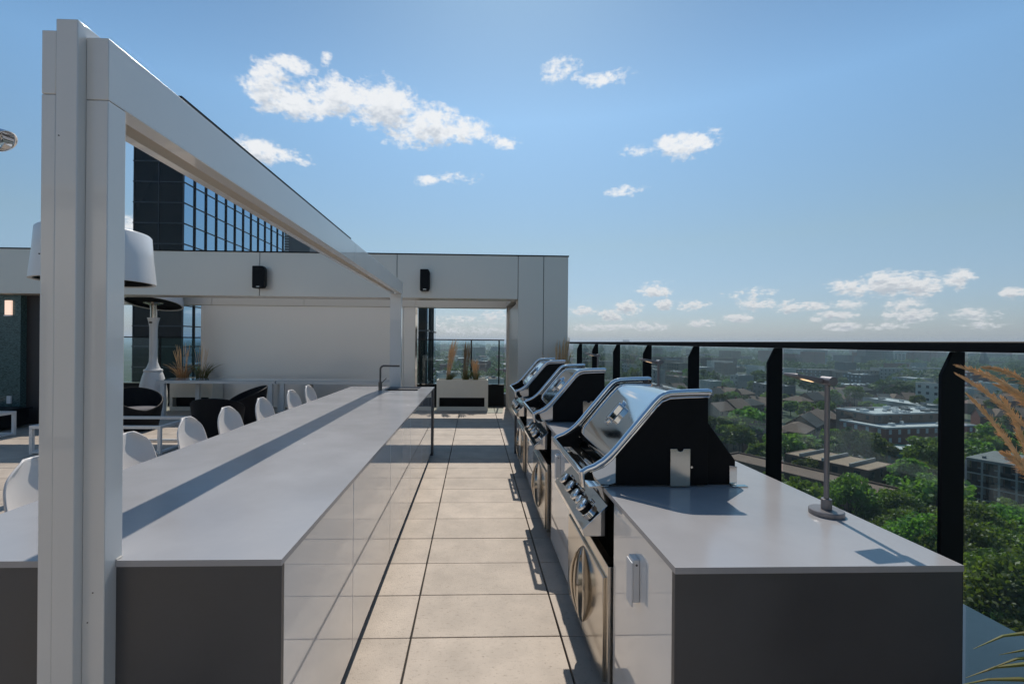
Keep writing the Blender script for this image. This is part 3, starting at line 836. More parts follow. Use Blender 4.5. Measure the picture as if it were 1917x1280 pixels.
# rear guard (frameless glass with slim rail)
rg = thing('rear_railing', 'slim black glass railing behind the planter in the portal opening', 'railing', (-1, 12.3, .3))
b = MB(); b.box(-12.8, .80, 12.28, 12.32, 1.735, 1.765); b.build('top_rail', 'black_metal', rg)
for x in (-11, -9.6, -8.2, -6.8, -5.4, -4.0, -2.95, -1.46, -.08, 1.22 - .56):
    b = MB(); b.box(x - .018, x + .018, 12.285, 12.315, .3, 1.734); b.build('rail_post', 'black_metal', rg)
b = MB(); b.box(-12.8, .80, 12.298, 12.304, .56, 1.73); b.build('glass_panel', 'rail_glass', rg)
b = MB(); b.box(-12.8, .80, 12.26, 12.34, 0, .555); b.build('kick_wall', 'black_metal', rg)
b = MB(); b.box(-12.8, .80, 12.255, 12.345, .556, .585); b.build('sill', 'steel', rg)

# penthouse front behind the viewer: unseen pale wall added to bounce sunlight onto the portal
ph = thing('penthouse', 'unseen pale penthouse wall with glass doors, added to bounce sunlight', 'building', (-4, -5.6, 0))
b = MB(); b.box(-12.9, 1.75, -6.0, -5.4, 0, 4.2); b.build('wall', 'bounce_wall', ph)
for k in range(5):
    b = MB(); b.box(-12 + k * 2.7, -10.1 + k * 2.7, -5.399, -5.36, .05, 2.6); b.build('glass_door', 'tower_glass', ph)
b = MB(); b.box(-12.9, 1.78, -6.0, -5.2, 4.201, 4.3); b.build('roof', 'facade', ph)

# speakers
for i, (x, z0, z1, lab) in enumerate(((-4.085, 2.68, 3.10, 'left of two black speakers on the grey fascia, over a panel joint'), (-.957, 2.665, 3.08, 'right of two black speakers on the grey fascia, over the opening'))):
    s_ = thing('wall_speaker', lab, 'speaker', (x, FY - .01, z0), 'black speakers on the fascia')
    tw = .14 if i == 0 else 0.0
    w = .115 if i == 0 else .092
    b = MB(); b.prism([(x - w, z0 + .0), (x + w * .75, z0), (x + w, z0 + .06), (x + w, z1 - .05), (x + w * .7, z1), (x - w, z1)], 'y', FY - .19, FY - .06)
    b.build('speaker_body', 'black_metal', s_, bevel=.018, seg=3)
    b = MB(); b.box(x - .03, x + .06, FY - .06, FY - .001, (z0 + z1) / 2 + .04, (z0 + z1) / 2 + .12); b.build('bracket', 'black_metal', s_)
    b = MB(); b.box(x - .03, x + .03, FY - .1935, FY - .1905, z0 + .022, z0 + .032); b.build('badge', 'steel', s_)

# ------------------------------------------------------------------ grasses and planters


def grass_mesh(seed, n_blade, n_plume, h_b, h_p, spread, lean=(0, 0), rb=.004, rp=.014, green=True):
    r_ = random.Random(seed)
    b = MB(); p = MB()
    for k in range(n_blade):
        a = r_.uniform(0, 2 * math.pi); rad = spread * .35 * math.sqrt(r_.random())
        x, y = rad * math.cos(a), rad * math.sin(a)
        h = h_b * r_.uniform(.55, 1.1); out = r_.uniform(.15, .75) * h
        da = a + r_.uniform(-.7, .7)
        pts = []
        for i in range(6):
            t_ = i / 5
            pts.append((x + math.cos(da) * out * t_ ** 2 + lean[0] * t_, y + math.sin(da) * out * t_ ** 2 + lean[1] * t_, h * (t_ - .32 * t_ ** 3 * out / h)))
        b.tube(pts, [rb, rb, rb * .9, rb * .7, rb * .45, rb * .1], 3, cap=False)
    for k in range(n_plume):
        a = r_.uniform(0, 2 * math.pi); rad = spread * .25 * math.sqrt(r_.random())
        x, y = rad * math.cos(a), rad * math.sin(a)
        h = h_p * r_.uniform(.72, 1.05); out = spread * r_.uniform(.02, .42)
        dx, dy = math.cos(a) * out + lean[0], math.sin(a) * out + lean[1]
        f = lambda t_: Vector((x + dx * t_ ** 1.6, y + dy * t_ ** 1.6, h * t_))
        p.tube([f(0), f(.3), f(.62)], rb * .6, 3, cap=False)
        # feathery head: a thin core with many short bristles
        p.tube([f(.60), f(.68), f(.8), f(.92), f(1.0)], [rb * .6, rp * .55, rp * .6, rp * .45, .001], 5, cap=False)
        for q in range(26):
            t_ = r_.uniform(.6, .99); c = f(t_); d = (f(min(1, t_ + .05)) - c).normalized()
            s_ = Vector((r_.uniform(-1, 1), r_.uniform(-1, 1), r_.uniform(-1, 1)))
            w = rp * (1.25 - abs(t_ - .76) * 1.6)
            e = c + d * rp * 2.0 + s_ * w
            p.tube([c, e], [rp * .22, .0006], 3, cap=False)
    return b, p


def grass_plant(name, label, loc, seed, nb, npl, hb, hp, spread, lean=(0, 0), group=None, blade='blade', rb=.004, rp=.014, heads='straw'):
    g = thing(name, label, 'ornamental grass', loc, group); WLOC[g] = Vector((0, 0, 0))
    b, p = grass_mesh(seed, nb, npl, hb, hp, spread, lean, rb, rp)
    if nb: b.build('blades', blade, g, smooth=0)
    if npl: p.build('seed_heads', heads, g, smooth=0)
    return g


def planter(label, loc, w, d, h):
    g = thing('planter', label, 'planter', loc, 'cream planter boxes with a slot'); WLOC[g] = Vector((0, 0, 0))
    t_ = .03
    s0, s1, zz0, zz1 = -w / 2 + .065, w / 2 - .085, .095, .32
    b = MB()
    b.box(-w / 2, w / 2, -d / 2, -d / 2 + t_, zz1, h); b.box(-w / 2, w / 2, -d / 2, -d / 2 + t_, 0, zz0)
    b.box(-w / 2, s0, -d / 2, -d / 2 + t_, zz0, zz1); b.box(s1, w / 2, -d / 2, -d / 2 + t_, zz0, zz1)
    b.box(-w / 2, w / 2, d / 2 - t_, d / 2, 0, h); b.box(-w / 2, -w / 2 + t_, -d / 2 + t_, d / 2 - t_, 0, h); b.box(w / 2 - t_, w / 2, -d / 2 + t_, d / 2 - t_, 0, h)
    b.box(-w / 2 + t_, w / 2 - t_, -d / 2 + t_, d / 2 - t_, .35, .38)
    b.build('planter_box', 'planter', g)
    b = MB(); b.box(s0 - .0, s1 + .0, -d / 2 + t_ + .12, d / 2 - t_ - .001, .012, .345); b.build('slot_recess', 'black_cast', g)
    b = MB(); b.box(-w / 2 + t_, w / 2 - t_, -d / 2 + t_, d / 2 - t_, .6, h - .05); b.build('soil', 'soil', g)
    return g


pc = (-.287, 11.62)
planter('cream planter box with a dark slot standing in the portal opening', (pc[0], pc[1], 0), 1.27, .46, .755)
for i, (x, sd_, hp, lean, lab) in enumerate(((-.50, 1, 1.02, (.16, .02), 'tallest leaning tuft of dry grass, at the left in the opening planter'),
                                            (-.06, 2, .98, (.07, 0), 'dry grass tuft in the middle of the opening planter'),
                                            (.20, 3, .55, (-.02, 0), 'shortest dry grass tuft, at the right in the opening planter'))):
    grass_plant('grass_tuft', lab, (pc[0] + x + .12, pc[1], .70), sd_, 70, 46, .34, hp, .20, lean, 'dry grass tufts in the opening planter', rb=.0035, rp=.007, heads='straw_dark' if i == 1 else 'straw')
planter('cream planter box with a dark slot behind the table legs at the left', (-6.75, 11.45, 0), 1.0, .46, .755)
grass_plant('grass_tuft', 'straw coloured grass clump beside the white heater column', (-7.05, 11.40, .70), 11, 80, 14, .50, .88, .32, (-.02, 0), rb=.005, rp=.010, blade='straw_dark')
grass_plant('grass_tuft', 'green grass clump with pale tips against the dark glass at the left', (-6.62, 11.42, .70), 12, 90, 9, .50, .84, .34, (.03, 0), rb=.005, rp=.008)
# tuft at the end of the railing
pg2 = thing('corner_planter', 'cream planter box in the corner behind the farthest grill', 'planter', (1.62, 8.55, 0))
b = MB(); b.box(1.42, 1.80, 7.9, 8.93, 0, .62); b.build('planter_box', 'planter', pg2, bevel=.01)
b = MB(); b.box(1.45, 1.77, 7.93, 8.9, .6205, .635); b.build('soil', 'soil', pg2)
grass_plant('grass_tuft', 'dry feathery grass rising behind the farthest grill', (1.58, 8.45, .63), 21, 50, 34, .55, 1.15, .30, (.06, 0), rb=.004, rp=.015)
grass_plant('grass_tuft', 'thin dark grass wisp in front of the grey pier', (1.48, 8.6, .63), 23, 22, 3, .75, .9, .4, (-.12, 0), rb=.003, rp=.008)
# foreground grass at the right edge, in its own planter just out of frame
fp = thing('grass_planter', 'grey planter just outside the right edge of the view', 'planter', (1.72, .72, 0))
b = MB(); b.box(1.50, 1.795, .35, 1.10, 0, .70); b.build('planter_box', 'quartz_panel', fp, bevel=.01)
b = MB(); b.box(1.53, 1.77, .38, 1.07, .7005, .715); b.build('soil', 'soil', fp)
fgp = thing('feather_grass', 'golden feather grass reaching into view over the glass at the right edge', 'ornamental grass', (1.66, .95, .71)); WLOC[fgp] = Vector((0, 0, 0))
r_ = random.Random(5)
p = MB(); bl = MB()
base = Vector((1.66, .95, .71))
heads = [((1917, 742), (1789, 686), 1.02), ((1917, 795), (1788, 700), 1.10), ((1917, 872), (1811, 740), 1.04), ((1917, 830), (1875, 745), 1.14), ((1925, 890), (1878, 853), 1.0), ((1930, 720), (1840, 690), 1.16), ((1935, 770), (1862, 722), 1.2)]
for (p0, p1, yy) in heads:
    a = at_y(p0[0], p0[1], yy) - base; e = at_y(p1[0], p1[1], yy) - base
    out = a + (a - e) * .7 + Vector((0, 0, -.02))
    ctrl = [Vector((0, 0, 0)), Vector((out.x * .35, out.y * .5, out.z * .62)), out, a, e]
    f = lambda t_: (a * (1 - t_) + e * t_) + Vector((0, 0, .012 * math.sin(math.pi * t_)))
    p.tube([ctrl[0], ctrl[1], ctrl[2], f(0)], .0016, 4, cap=False)
    p.tube([out, f(0), f(.3), f(.6), f(.85), f(1)], [.002, .0045, .005, .004, .0025, .0004], 5, cap=False)
    for q in range(330):
        t_ = r_.random() ** .85 * 1.45 - .5
        c = f(t_) if t_ > 0 else out * (-t_ / .5) + f(0) * (1 + t_ / .5)
        d = (e - a).normalized()
        s_ = Vector((r_.uniform(-1, 1), r_.uniform(-1, 1), r_.uniform(-1, 1)))
        w = .011 * min(1, (1.02 - t_) * 1.8)
        p.tube([c, c + d * .016 + s_ * w], [.0011, .0003], 3, cap=False)
p.build('seed_heads', 'straw', fgp, smooth=0)
for k in range(60):
    if k < 5:
        e = [at_y(1822, 1214, .98), at_y(1808, 1268, 1.0), at_y(1850, 1252, .95), at_y(1870, 1225, 1.05), at_y(1790, 1283, .96)][k] - base
        mid_ = Vector((e.x * .55, e.y * .55, max(e.z, 0) + .16 - .02 * k))
        rb = .006
    else:
        an = r_.uniform(0, 6.28); o_ = r_.uniform(.05, .22); hh = r_.uniform(.15, .33)
        e = Vector((math.cos(an) * o_ * .6 + .06, math.sin(an) * o_, hh * .8)); mid_ = Vector((e.x * .3, e.y * .3, hh)); rb = .004
    q = [Vector((0, 0, 0)) * (1 - t_) ** 2 + mid_ * 2 * t_ * (1 - t_) + e * t_ * t_ for t_ in [i / 8 for i in range(9)]]
    bl.tube(q, [rb * .6, rb, rb, rb, rb * .95, rb * .85, rb * .7, rb * .4, .0004], 4, cap=False)
bl.build('blades', 'blade', fgp, smooth=0)

# ------------------------------------------------------------------ furniture on the left
# bar stools with white shells


def make_stool(label):
    g = thing('bar_stool', label, 'stool', (0, 0, 0), 'white shell bar stools along the bar counter')
    # shell: local +X faces the counter, back rest at -X
    prof = []
    NU, NV = 15, 15
    vs = []; fs = []
    for j in range(NV):
        t_ = j / (NV - 1)
        for i in range(NU):
            s_ = -1 + 2 * i / (NU - 1)
            if t_ < .42:      # seat
                q = t_ / .42
                x = .22 - .40 * q; z = .70 - .03 * math.sin(math.pi * q * .8) + .02 * (s_ * s_) - .035 * (1 - q) ** 3
                hw = .205 + .012 * math.sin(math.pi * q)
                x -= 0
                corner = 1 - .18 * max(0, (.35 - q) / .35) ** 2
            else:
                q = (t_ - .42) / .58
                x = -.18 - .085 * q - .05 * math.sin(min(1, q * 2) * math.pi / 2) * .6; z = .675 + .402 * q ** 1.12
                hw = .212 - .03 * q
                k_ = max(0, (q - .55) / .45)
                hw = hw * max(.09, (1 - min(1, k_) ** 3.4)) ** .5
                corner = 1
            y = s_ * hw * corner
            curl = .055 * (abs(s_) ** 2.4) * (1 if t_ > .42 else .6 * t_ / .42)
            if t_ > .42: x += curl * (1 - .35 * q)
            else: z += curl * .9
            vs.append((x, y, z))
    for j in range(NV - 1):
        for i in range(NU - 1):
            fs.append((j * NU + i, j * NU + i + 1, (j + 1) * NU + i + 1, (j + 1) * NU + i))
    me = bpy.data.meshes.new('shell'); me.from_pydata(vs, [], fs); me.shade_smooth(); me.materials.append(M['shell_white'])
    o = bpy.data.objects.new('shell', me); COL.objects.link(o); o.parent = g
    md = o.modifiers.new('sub', 'SUBSURF'); md.levels = 1; md.render_levels = 2
    md = o.modifiers.new('sol', 'SOLIDIFY'); md.thickness = .010; md.offset = 0
    for (sx, sy_) in ((1, 1), (1, -1), (-1, 1), (-1, -1)):
        b = MB(); b.tube([(.10 * sx - .02, .11 * sy_, .665), (.21 * sx - .02, .20 * sy_, 0)], .011, 10); b.build('leg', 'white_metal', g)
    b = MB(); q = .16
    c_ = [(.165 - .02, .163, .27), (.165 - .02, -.163, .27), (-.165 - .02, -.163, .27), (-.165 - .02, .163, .27), (.165 - .02, .163, .27)]
    b.tube(c_, .008, 8); b.build('foot_ring', 'white_metal', g)
    b = MB(); b.box(-.14, .10, -.12, .12, .655, .664); b.build('seat_bracket', 'white_metal', g)
    return g


SX = -2.02
ys = [2.47, 3.13, 3.76, 4.32, 5.02, 5.82, 6.42]
labs = ['nearest white shell bar stool, left of the tall white post', 'white shell bar stool just right of the tall white post', 'third white shell bar stool from the near end of the bar', 'fourth white shell bar stool from the near end, before the black tub chairs',
        'third white shell bar stool from the far end of the bar', 'second white shell bar stool from the far end of the bar', 'farthest white shell bar stool at the bar, nearest the faucet']
st0 = make_stool(labs[0])
st0.location = (SX, ys[0], 0)
for y, l in zip(ys[1:], labs[1:]):
    dup(st0, (SX, y, 0), l, rz=R(rnd.uniform(-4, 4)))


def make_tub(label):
    g = thing('tub_chair', label, 'chair', (0, 0, 0), 'black round tub lounge chairs')
    NA, NZ = 40, 7
    vs = []; fs = []

    def ring(rad_off, flip):
        out = []
        for k in range(NA + 1):
            a = -math.pi + 2 * math.pi * k / NA         # a = 0 is the front
            top = .38 + .38 * (0.5 - .5 * math.cos(a)) ** .75
            col_ = []
            for j in range(NZ + 1):
                t_ = j / NZ
                z = .03 + (top - .03) * t_
                rr = .30 + .115 * (z / .76) ** .8 - rad_off
                rr *= 1 + .05 * math.cos(a)
                col_.append((rr * math.cos(a), rr * math.sin(a), z))
            out.append(col_)
        return out
    A = ring(0, 0); B_ = ring(.035, 1)
    nv = (NZ + 1)
    for c in A: vs += c
    o2 = len(vs)
    for c in B_: vs += c
    for k in range(NA):
        for j in range(NZ):
            fs.append((k * nv + j, (k + 1) * nv + j, (k + 1) * nv + j + 1, k * nv + j + 1))
            fs.append((o2 + k * nv + j, o2 + k * nv + j + 1, o2 + (k + 1) * nv + j + 1, o2 + (k + 1) * nv + j))
        fs.append((k * nv + NZ, (k + 1) * nv + NZ, o2 + (k + 1) * nv + NZ, o2 + k * nv + NZ))
    b = MB(); b.add(vs, fs); b.build('tub_shell', 'wicker', g, smooth=50)
    b = MB()
    rim = []
    for k in range(NA + 1):
        p1, p2 = A[k][-1], B_[k][-1]
        rim.append(((p1[0] + p2[0]) / 2, (p1[1] + p2[1]) / 2, p1[2] + .004))
    b.tube(rim, .012, 8, cap=False); b.build('rim', 'black_metal', g)
    b = MB(); b.lathe([(.02, .30), (.30, .30), (.33, .33), (.335, .38), (.30, .415), (.02, .425)], (.0, 0, 0), 32); b.build('seat_cushion', 'cushion', g)
    return g


tb = make_tub('black tub chair beside the white heater base, its cushion showing')
tb.location = (-6.30, 8.85, 0); tb.rotation_euler.z = R(-35)
dup(tb, (-4.22, 7.75, 0), 'black tub chair turned away, nearest to the bar stools', rz=R(100))
dup(tb, (-4.55, 9.35, 0), 'black tub chair in front of the beige panel, under the long table edge', rz=R(215))

# low white frames (table frames)


def low_frame(label, x0, x1, y0, y1, zt, top=None):
    g = thing('low_table', label, 'table', ((x0 + x1) / 2, (y0 + y1) / 2, 0), 'low white metal tables')
    s_ = .045
    for (xa, ya) in ((x0, y0), (x1 - s_, y0), (x0, y1 - s_), (x1 - s_, y1 - s_)):
        b = MB(); b.box(xa, xa + s_, ya, ya + s_, 0.0, zt - s_ - .0005); b.build('leg', 'white_metal', g, bevel=.003)
    for z in (.0, zt - s_):
        b = MB()
        z0, z1 = (z + .012, z + s_) if z == 0 else (z, z + s_)
        e = s_ + .0008 if z == 0 else 0
        b.box(x0 + e, x1 - e, y0, y0 + s_, z0, z1); b.box(x0 + e, x1 - e, y1 - s_, y1, z0, z1)
        b.box(x0, x0 + s_, y0 + s_ + .0005, y1 - s_ - .0005, z0, z1); b.box(x1 - s_, x1, y0 + s_ + .0005, y1 - s_ - .0005, z0, z1)
        b.build('bottom_rail' if z == 0 else 'top_rail', 'white_metal', g, bevel=.003)
    if top:
        b = MB(); b.box(x0 + s_ + .002, x1 - s_ - .002, y0 + s_ + .002, y1 - s_ - .002, zt - .022, zt - .010); b.build('table_top', top, g)
    return g


low_frame('low white metal frame table in front of the black tub chairs', -6.5, -4.62, 6.95, 7.85, .42)
low_frame('low white metal frame table at the far left beyond the post', -10.2, -8.02, 7.3, 8.35, .42)


def long_table(label, x0, x1):
    g = thing('long_table', label, 'table', ((x0 + x1) / 2, 10.85, 0), 'long white-legged tables with blue-grey tops')
    y0, y1 = 10.45, 11.05
    b = MB(); b.box(x0, x1, y0, y1, .782, .792); b.build('table_top', 'table_glass', g, bevel=.002)
    b = MB(); b.box(x0 + .005, x1 - .005, y0 + .005, y0 + .045, .722, .7815); b.box(x0 + .005, x1 - .005, y1 - .045, y1 - .005, .722, .7815); b.box(x0 + .005, x0 + .045, y0 + .046, y1 - .046, .722, .7815); b.box(x1 - .045, x1 - .005, y0 + .046, y1 - .046, .722, .7815)
    b.build('apron', 'white_metal', g)
    for (xa, ya) in ((x0 + .08, y0 + .01), (x1 - .16, y0 + .01), (x0 + .55, y1 - .09), (x1 - .16, y1 - .09)):
        b = MB(); b.box(xa, xa + .09, ya, ya + .08, 0, .7215); b.build('leg', 'white_metal', g, bevel=.003)
    return g


long_table('long table with a blue-grey top in front of the heater and the beige panel', -7.05, -4.45)
long_table('long table with a blue-grey top ending behind the far white post', -4.43, -1.75)


def heater(label, loc, zrim, dz):
    g = thing('patio_heater', label, 'heater', loc, 'white lampshade patio heaters'); WLOC[g] = Vector((0, 0, 0))
    b = MB(); b.lathe_s([(.30, 0), (.36, .02), (.385, .18), (.38, .40), (.345, .62), (.285, .82), (.24, .93)], (0, 0, 0), 40); b.build('heater_base', 'lamp_white', g)
    b = MB(); b.lathe_s([(.235, .931), (.252, .945), (.252, .975), (.235, .99), (.20, .992)], (0, 0, 0), 40); b.build('collar', 'lamp_white', g)
    b = MB(); b.lathe_s([(.20, .993), (.165, 1.05), (.115, 1.16), (.105, 1.30), (.105, 1.9), (.11, 2.0), (.13, 2.1), (.165, 2.2), (.165, 2.205), (.09, 2.206)], (0, 0, 0), 32); cl = b.build('heater_column', 'lamp_white', g)
    b = MB(); b.lathe_s([(.002, 0), (.04, 0), (.042, .006), (.002, .008)], (0, 0, 0), 20)
    bd = bpy.data.objects.new
    b2 = MB(); b2.add([(p[0] * 1.3, -.098 - p[2], 2.09 + p[1] * .75) for p in b.v], b.f); b2.build('badge', 'dark_steel', cl)
    b = MB(); b.lathe_s([(.088, 2.207), (.088, 2.40), (.10, 2.50)], (0, 0, 0), 24); b.build('burner_neck', 'brushed', g)
    b = MB(); b.lathe_s([(.10, 2.501), (.26, 2.545), (.27, 2.56), (.10, 2.58)], (0, 0, 0), 32); b.build('reflector', 'brushed', g)
    zr = zrim
    sh = [(.785, zr), (.775, zr + .10), (.745, zr + .32), (.722, zr + .585), (.70, zr + .605), (.02, zr + .615), (.02, zr + .60), (.69, zr + .59), (.70, zr + .56), (.73, zr + .32), (.745, zr + .10), (.735, zr + .006), (.735, zr)]
    b = MB(); b.lathe_s(sh, (0, 0, 0), 64, closed=True); b.v = [(x, y, z - y * dz) for (x, y, z) in b.v]; s_ = b.build('lamp_shade', 'lamp_white', g, smooth=45)
    b = MB(); b.lathe_s([(.735, zr + .012), (.725, zr + .10), (.02, zr + .30), (.02, zr + .29), (.70, zr + .09), (.71, zr + .012)], (0, 0, 0), 48, closed=True); b.v = [(x, y, z - y * dz) for (x, y, z) in b.v]; b.build('shade_lining', 'black_metal', s_)
    return g


heater('white patio heater with a big lampshade, standing behind the long table', (-7.59, 11.15, 0), 2.535, .225)
heater('white patio heater with a big lampshade, its column hidden by the near white post', (-4.60, 5.75, 0), 2.385, 0)

# spot light head at the far left
sp = thing('spot_light', 'chrome spot light head on a pole at the left edge', 'lamp', (-5.50, 5.1, 0))
b = MB(); b.tube([(-5.50, 5.1, 0), (-5.50, 5.1, 3.70)], .04, 14); b.build('pole', 'powder', sp)
b = MB(); b.tube([(-5.65, 5.1, 3.90), (-5.45, 5.1, 3.88), (-5.27, 5.1, 3.86), (-5.20, 5.1, 3.85)], [.06, .12, .135, .135], 24); b.build('lamp_housing', 'chrome', sp)
b = MB()
n = 24; vs = []; fs = []
for j in range(6):
    t_ = j / 5
    for k in range(n):
        a = 2 * math.pi * k / n
        ln = .23 * t_ * (.62 + .38 * math.sin(a))
        vs.append((-5.20 + ln * 1.0, 5.1 + .128 * math.cos(a), 3.845 + .128 * math.sin(a) - ln * .30))
for j in range(5):
    for k in range(n):
        fs.append((j * n + k, j * n + (k + 1) % n, (j + 1) * n + (k + 1) % n, (j + 1) * n + k))
b.add(vs, fs); ho = b.build('hood', 'chrome', sp)
for o_ in ():
    pass
md = ho.modifiers.new('sol', 'SOLIDIFY'); md.thickness = .006
b = MB(); b.tube([(-5.50, 5.1, 3.69), (-5.47, 5.1, 3.78)], .025, 10); b.build('bracket', 'powder', sp)

# ------------------------------------------------------------------ dark glass tower behind
GZ = -38.0


def curtain_tower(label, x0, x1, y0, y1, z1, xs, ys_, zs):
    g = thing('glass_tower', label, 'building', ((x0 + x1) / 2, (y0 + y1) / 2, GZ))
    b = MB(); b.box(x0, x1 - .001, y0, y1, GZ, z1); b.build('glass_skin', 'tower_glass', g)
    b = MB(); b.box(x1, x1 + .03, y0 + .03, y1, GZ, z1); b.build('side_glass', 'tower_glass_skylit', g)
    b = MB(); w = .035
    for x in xs: b.box(x - w, x + w, y0 - .07, y0 - .002, GZ, z1 + .1)
    for z in zs: b.box(x0 - .05, x1 + .072, y0 - .05, y0 - .003, z - .05, z + .05)
    b.build('front_mullions', 'tower_frame', g)
    b = MB()
    for y in ys_: b.box(x1 + .032, x1 + .15, y - w, y + w, GZ, z1 + .1)
    for z in zs: b.box(x1 + .033, x1 + .08, y0 + .031, y1, z - .05, z + .05)
    b.build('side_mullions', 'tower_frame_dark', g)
    b = MB(); b.box(x0 - .1, x1 + .1, y0 - .1, y1 + .1, z1 + .101, z1 + .5); b.build('roof', 'roof_grey', g)
    return g


tx1 = at_y(344, 400, 41).x; tx0 = at_y(250, 400, 41).x
zs = [at_y(297, y, 41).z for y in (379, 417.5, 302.5)]
dz = (zs[0] - zs[1])
zl = [z for z in [zs[1] + k * dz for k in range(-12, 9)] if z < 20.2]
curtain_tower('dark glass office tower rising above the grey portal', tx0, tx1, 41, 62.2, 20.3, [tx0 + .05, (tx0 + tx1) / 2 + .03, tx1 - .03], [42.5 + 1.745 * k for k in range(12)], zl)
# neighbouring dark glass wall, and rooftop plant
curtain_tower('dark glass stair tower beyond the portal opening, left of the planter', -7.2, at_y(800, 640, 30).x, 30, 36, 6.0, [-7, -5.6, -4.2, at_y(798, 640, 30).x], [31.5, 33], [-8, -4.5, -1, 2.4])
pl_ = thing('rooftop_plant', 'grey rooftop plant room with louvres beside the glass tower', 'building', (-31, 79, GZ))
b = MB(); b.box(-38.0, -26.6, 75, 84, GZ, 20.6); b.build('wall', 'plant_grey', pl_)
b = MB()
for k in range(16): b.box(-31.2, -29.9, 74.8, 74.999, 13.0 + k * .42, 13.0 + k * .42 + .17)
b.build('louvre', 'roof_white', pl_)

# ------------------------------------------------------------------ the town below
b = MB(); G = 14000
gv = []; gf = []
xs_ = [-G, -2500, -900, -300, 0, 150, 300, 600, 1200, 2500, G]; ys__ = [-2000, -300, 0, 60, 150, 300, 600, 1200, 2500, 6000, G * 1.6]
for y in ys__:
    for x in xs_: gv.append((x, y, GZ))
nx = len(xs_)
for j in range(len(ys__) - 1):
    for i in range(nx - 1): gf.append((j * nx + i, j * nx + i + 1, (j + 1) * nx + i + 1, (j + 1) * nx + i))
b.add(gv, gf); struct(b.build('ground', 'grass_ground', base=(0, 0, GZ)))
# ground material: patches of grass, yards and paving
t = M['grass_ground'].node_tree; bs = t.nodes['Principled BSDF']; src = bs.inputs['Base Color'].links[0].from_socket
v = N(t, 'ShaderNodeTexVoronoi'); v.inputs['Scale'].default_value = .022; tcg = N(t, 'ShaderNodeTexCoord'); t.links.new(tcg.outputs['Object'], v.inputs['Vector'])
rp = N(t, 'ShaderNodeValToRGB'); t.links.new(v.outputs['Color'], rp.inputs[0]); rp.color_ramp.interpolation = 'CONSTANT'
rp.color_ramp.elements[0].color = (.05, .075, .03, 1); rp.color_ramp.elements[1].position = .45; rp.color_ramp.elements[1].color = (.13, .125, .115, 1)
e_ = rp.color_ramp.elements.new(.62); e_.color = (.045, .06, .03, 1); e_ = rp.color_ramp.elements.new(.88); e_.color = (.26, .25, .23, 1)
mg = N(t, 'ShaderNodeMix', data_type='RGBA'); mg.inputs['Factor'].default_value = .6; t.links.new(src, mg.inputs['A']); t.links.new(rp.outputs[0], mg.inputs['B']); t.links.new(mg.outputs['Result'], bs.inputs['Base Color'])

AX = R(-19)                       # the town grid is turned against the terrace
ca, sa = math.cos(AX), math.sin(AX)


def strip(name, p0, p1, w, mat, z):
    p0 = Vector((p0[0], p0[1], z)); p1 = Vector((p1[0], p1[1], z)); d = (p1 - p0).normalized(); n_ = Vector((-d.y, d.x, 0)) * w / 2
    b = MB(); b.add([p0 - n_, p1 - n_, p1 + n_, p0 + n_], [(0, 1, 2, 3)]); return b.build(name, mat, base=(p0.x, p0.y, z))


def kerb_strip(name, p0, p1, w, mat, h):
    p0 = Vector((p0[0], p0[1], GZ)); p1 = Vector((p1[0], p1[1], GZ)); d = (p1 - p0).normalized(); n_ = Vector((-d.y, d.x, 0)) * w / 2
    b = MB(); q = [p0 - n_, p1 - n_, p1 + n_, p0 + n_]
    b.add(q + [v_ + Vector((0, 0, h)) for v_ in q], [(0, 3, 2, 1), (4, 5, 6, 7), (0, 1, 5, 4), (1, 2, 6, 5), (2, 3, 7, 6), (3, 0, 4, 7)]); return b.build(name, mat, base=(p0.x, p0.y, GZ))


# street axis of the long brown-roofed building
s0 = at_z(1440, 905, GZ); s1 = at_z(1700, 1010, GZ)
sdir = (s1 - s0).normalized(); snor = Vector((-sdir.y, sdir.x, 0))
if snor.y < 0: snor = -snor
road_c = at_z(1560, 985, GZ)
ROADS = []


def road(c, d, w=8, l0=-300, l1=300):
    p0 = c + d * l0; p1 = c + d * l1
    n_ = Vector((-d.y, d.x, 0))
    struct(strip('road', p0, p1, w, 'asphalt', GZ + .02)); ROADS.append((p0, p1, w))
    for s_ in (-1, 1):
        struct(kerb_strip('pavement', p0 + n_ * s_ * (w / 2 + 1.0), p1 + n_ * s_ * (w / 2 + 1.0), 1.9, 'pavement', .13))
    b = MB()
    L_ = (p1 - p0).length; k = 0
    while k < L_:
        q = p0 + d * k; n2 = n_ * .07
        b.add([q - n2, q + d * 2.5 - n2, q + d * 2.5 + n2, q + n2], [(0, 1, 2, 3)]); k += 7
    b.v = [(x, y, GZ + .026) for (x, y, z) in b.v]
    struct(b.build('road_marking', 'road_paint', base=(p0.x, p0.y, GZ + .026)))


road(road_c, sdir, 8, -160, 260)
road(road_c + snor * 62, sdir, 7, -200, 300)
road(road_c + snor * 135, sdir, 7, -260, 420)
road(road_c + snor * 240, sdir, 9, -420, 600)
road(road_c + sdir * -52, snor, 7, 8, 420)
road(road_c + sdir * 120, snor, 7, 8, 420)
road(at_z(860, 700, GZ), Vector((1, .08, 0)).normalized(), 10, -300, 500)
road(at_z(740, 735, GZ), Vector((.25, 1, 0)).normalized(), 9, -120, 700)

BOXES = []    # footprints kept clear of trees


def footprint(c, w, d, rot): BOXES.append((c.x, c.y, w / 2 + 2.0, d / 2 + 2.0, rot))


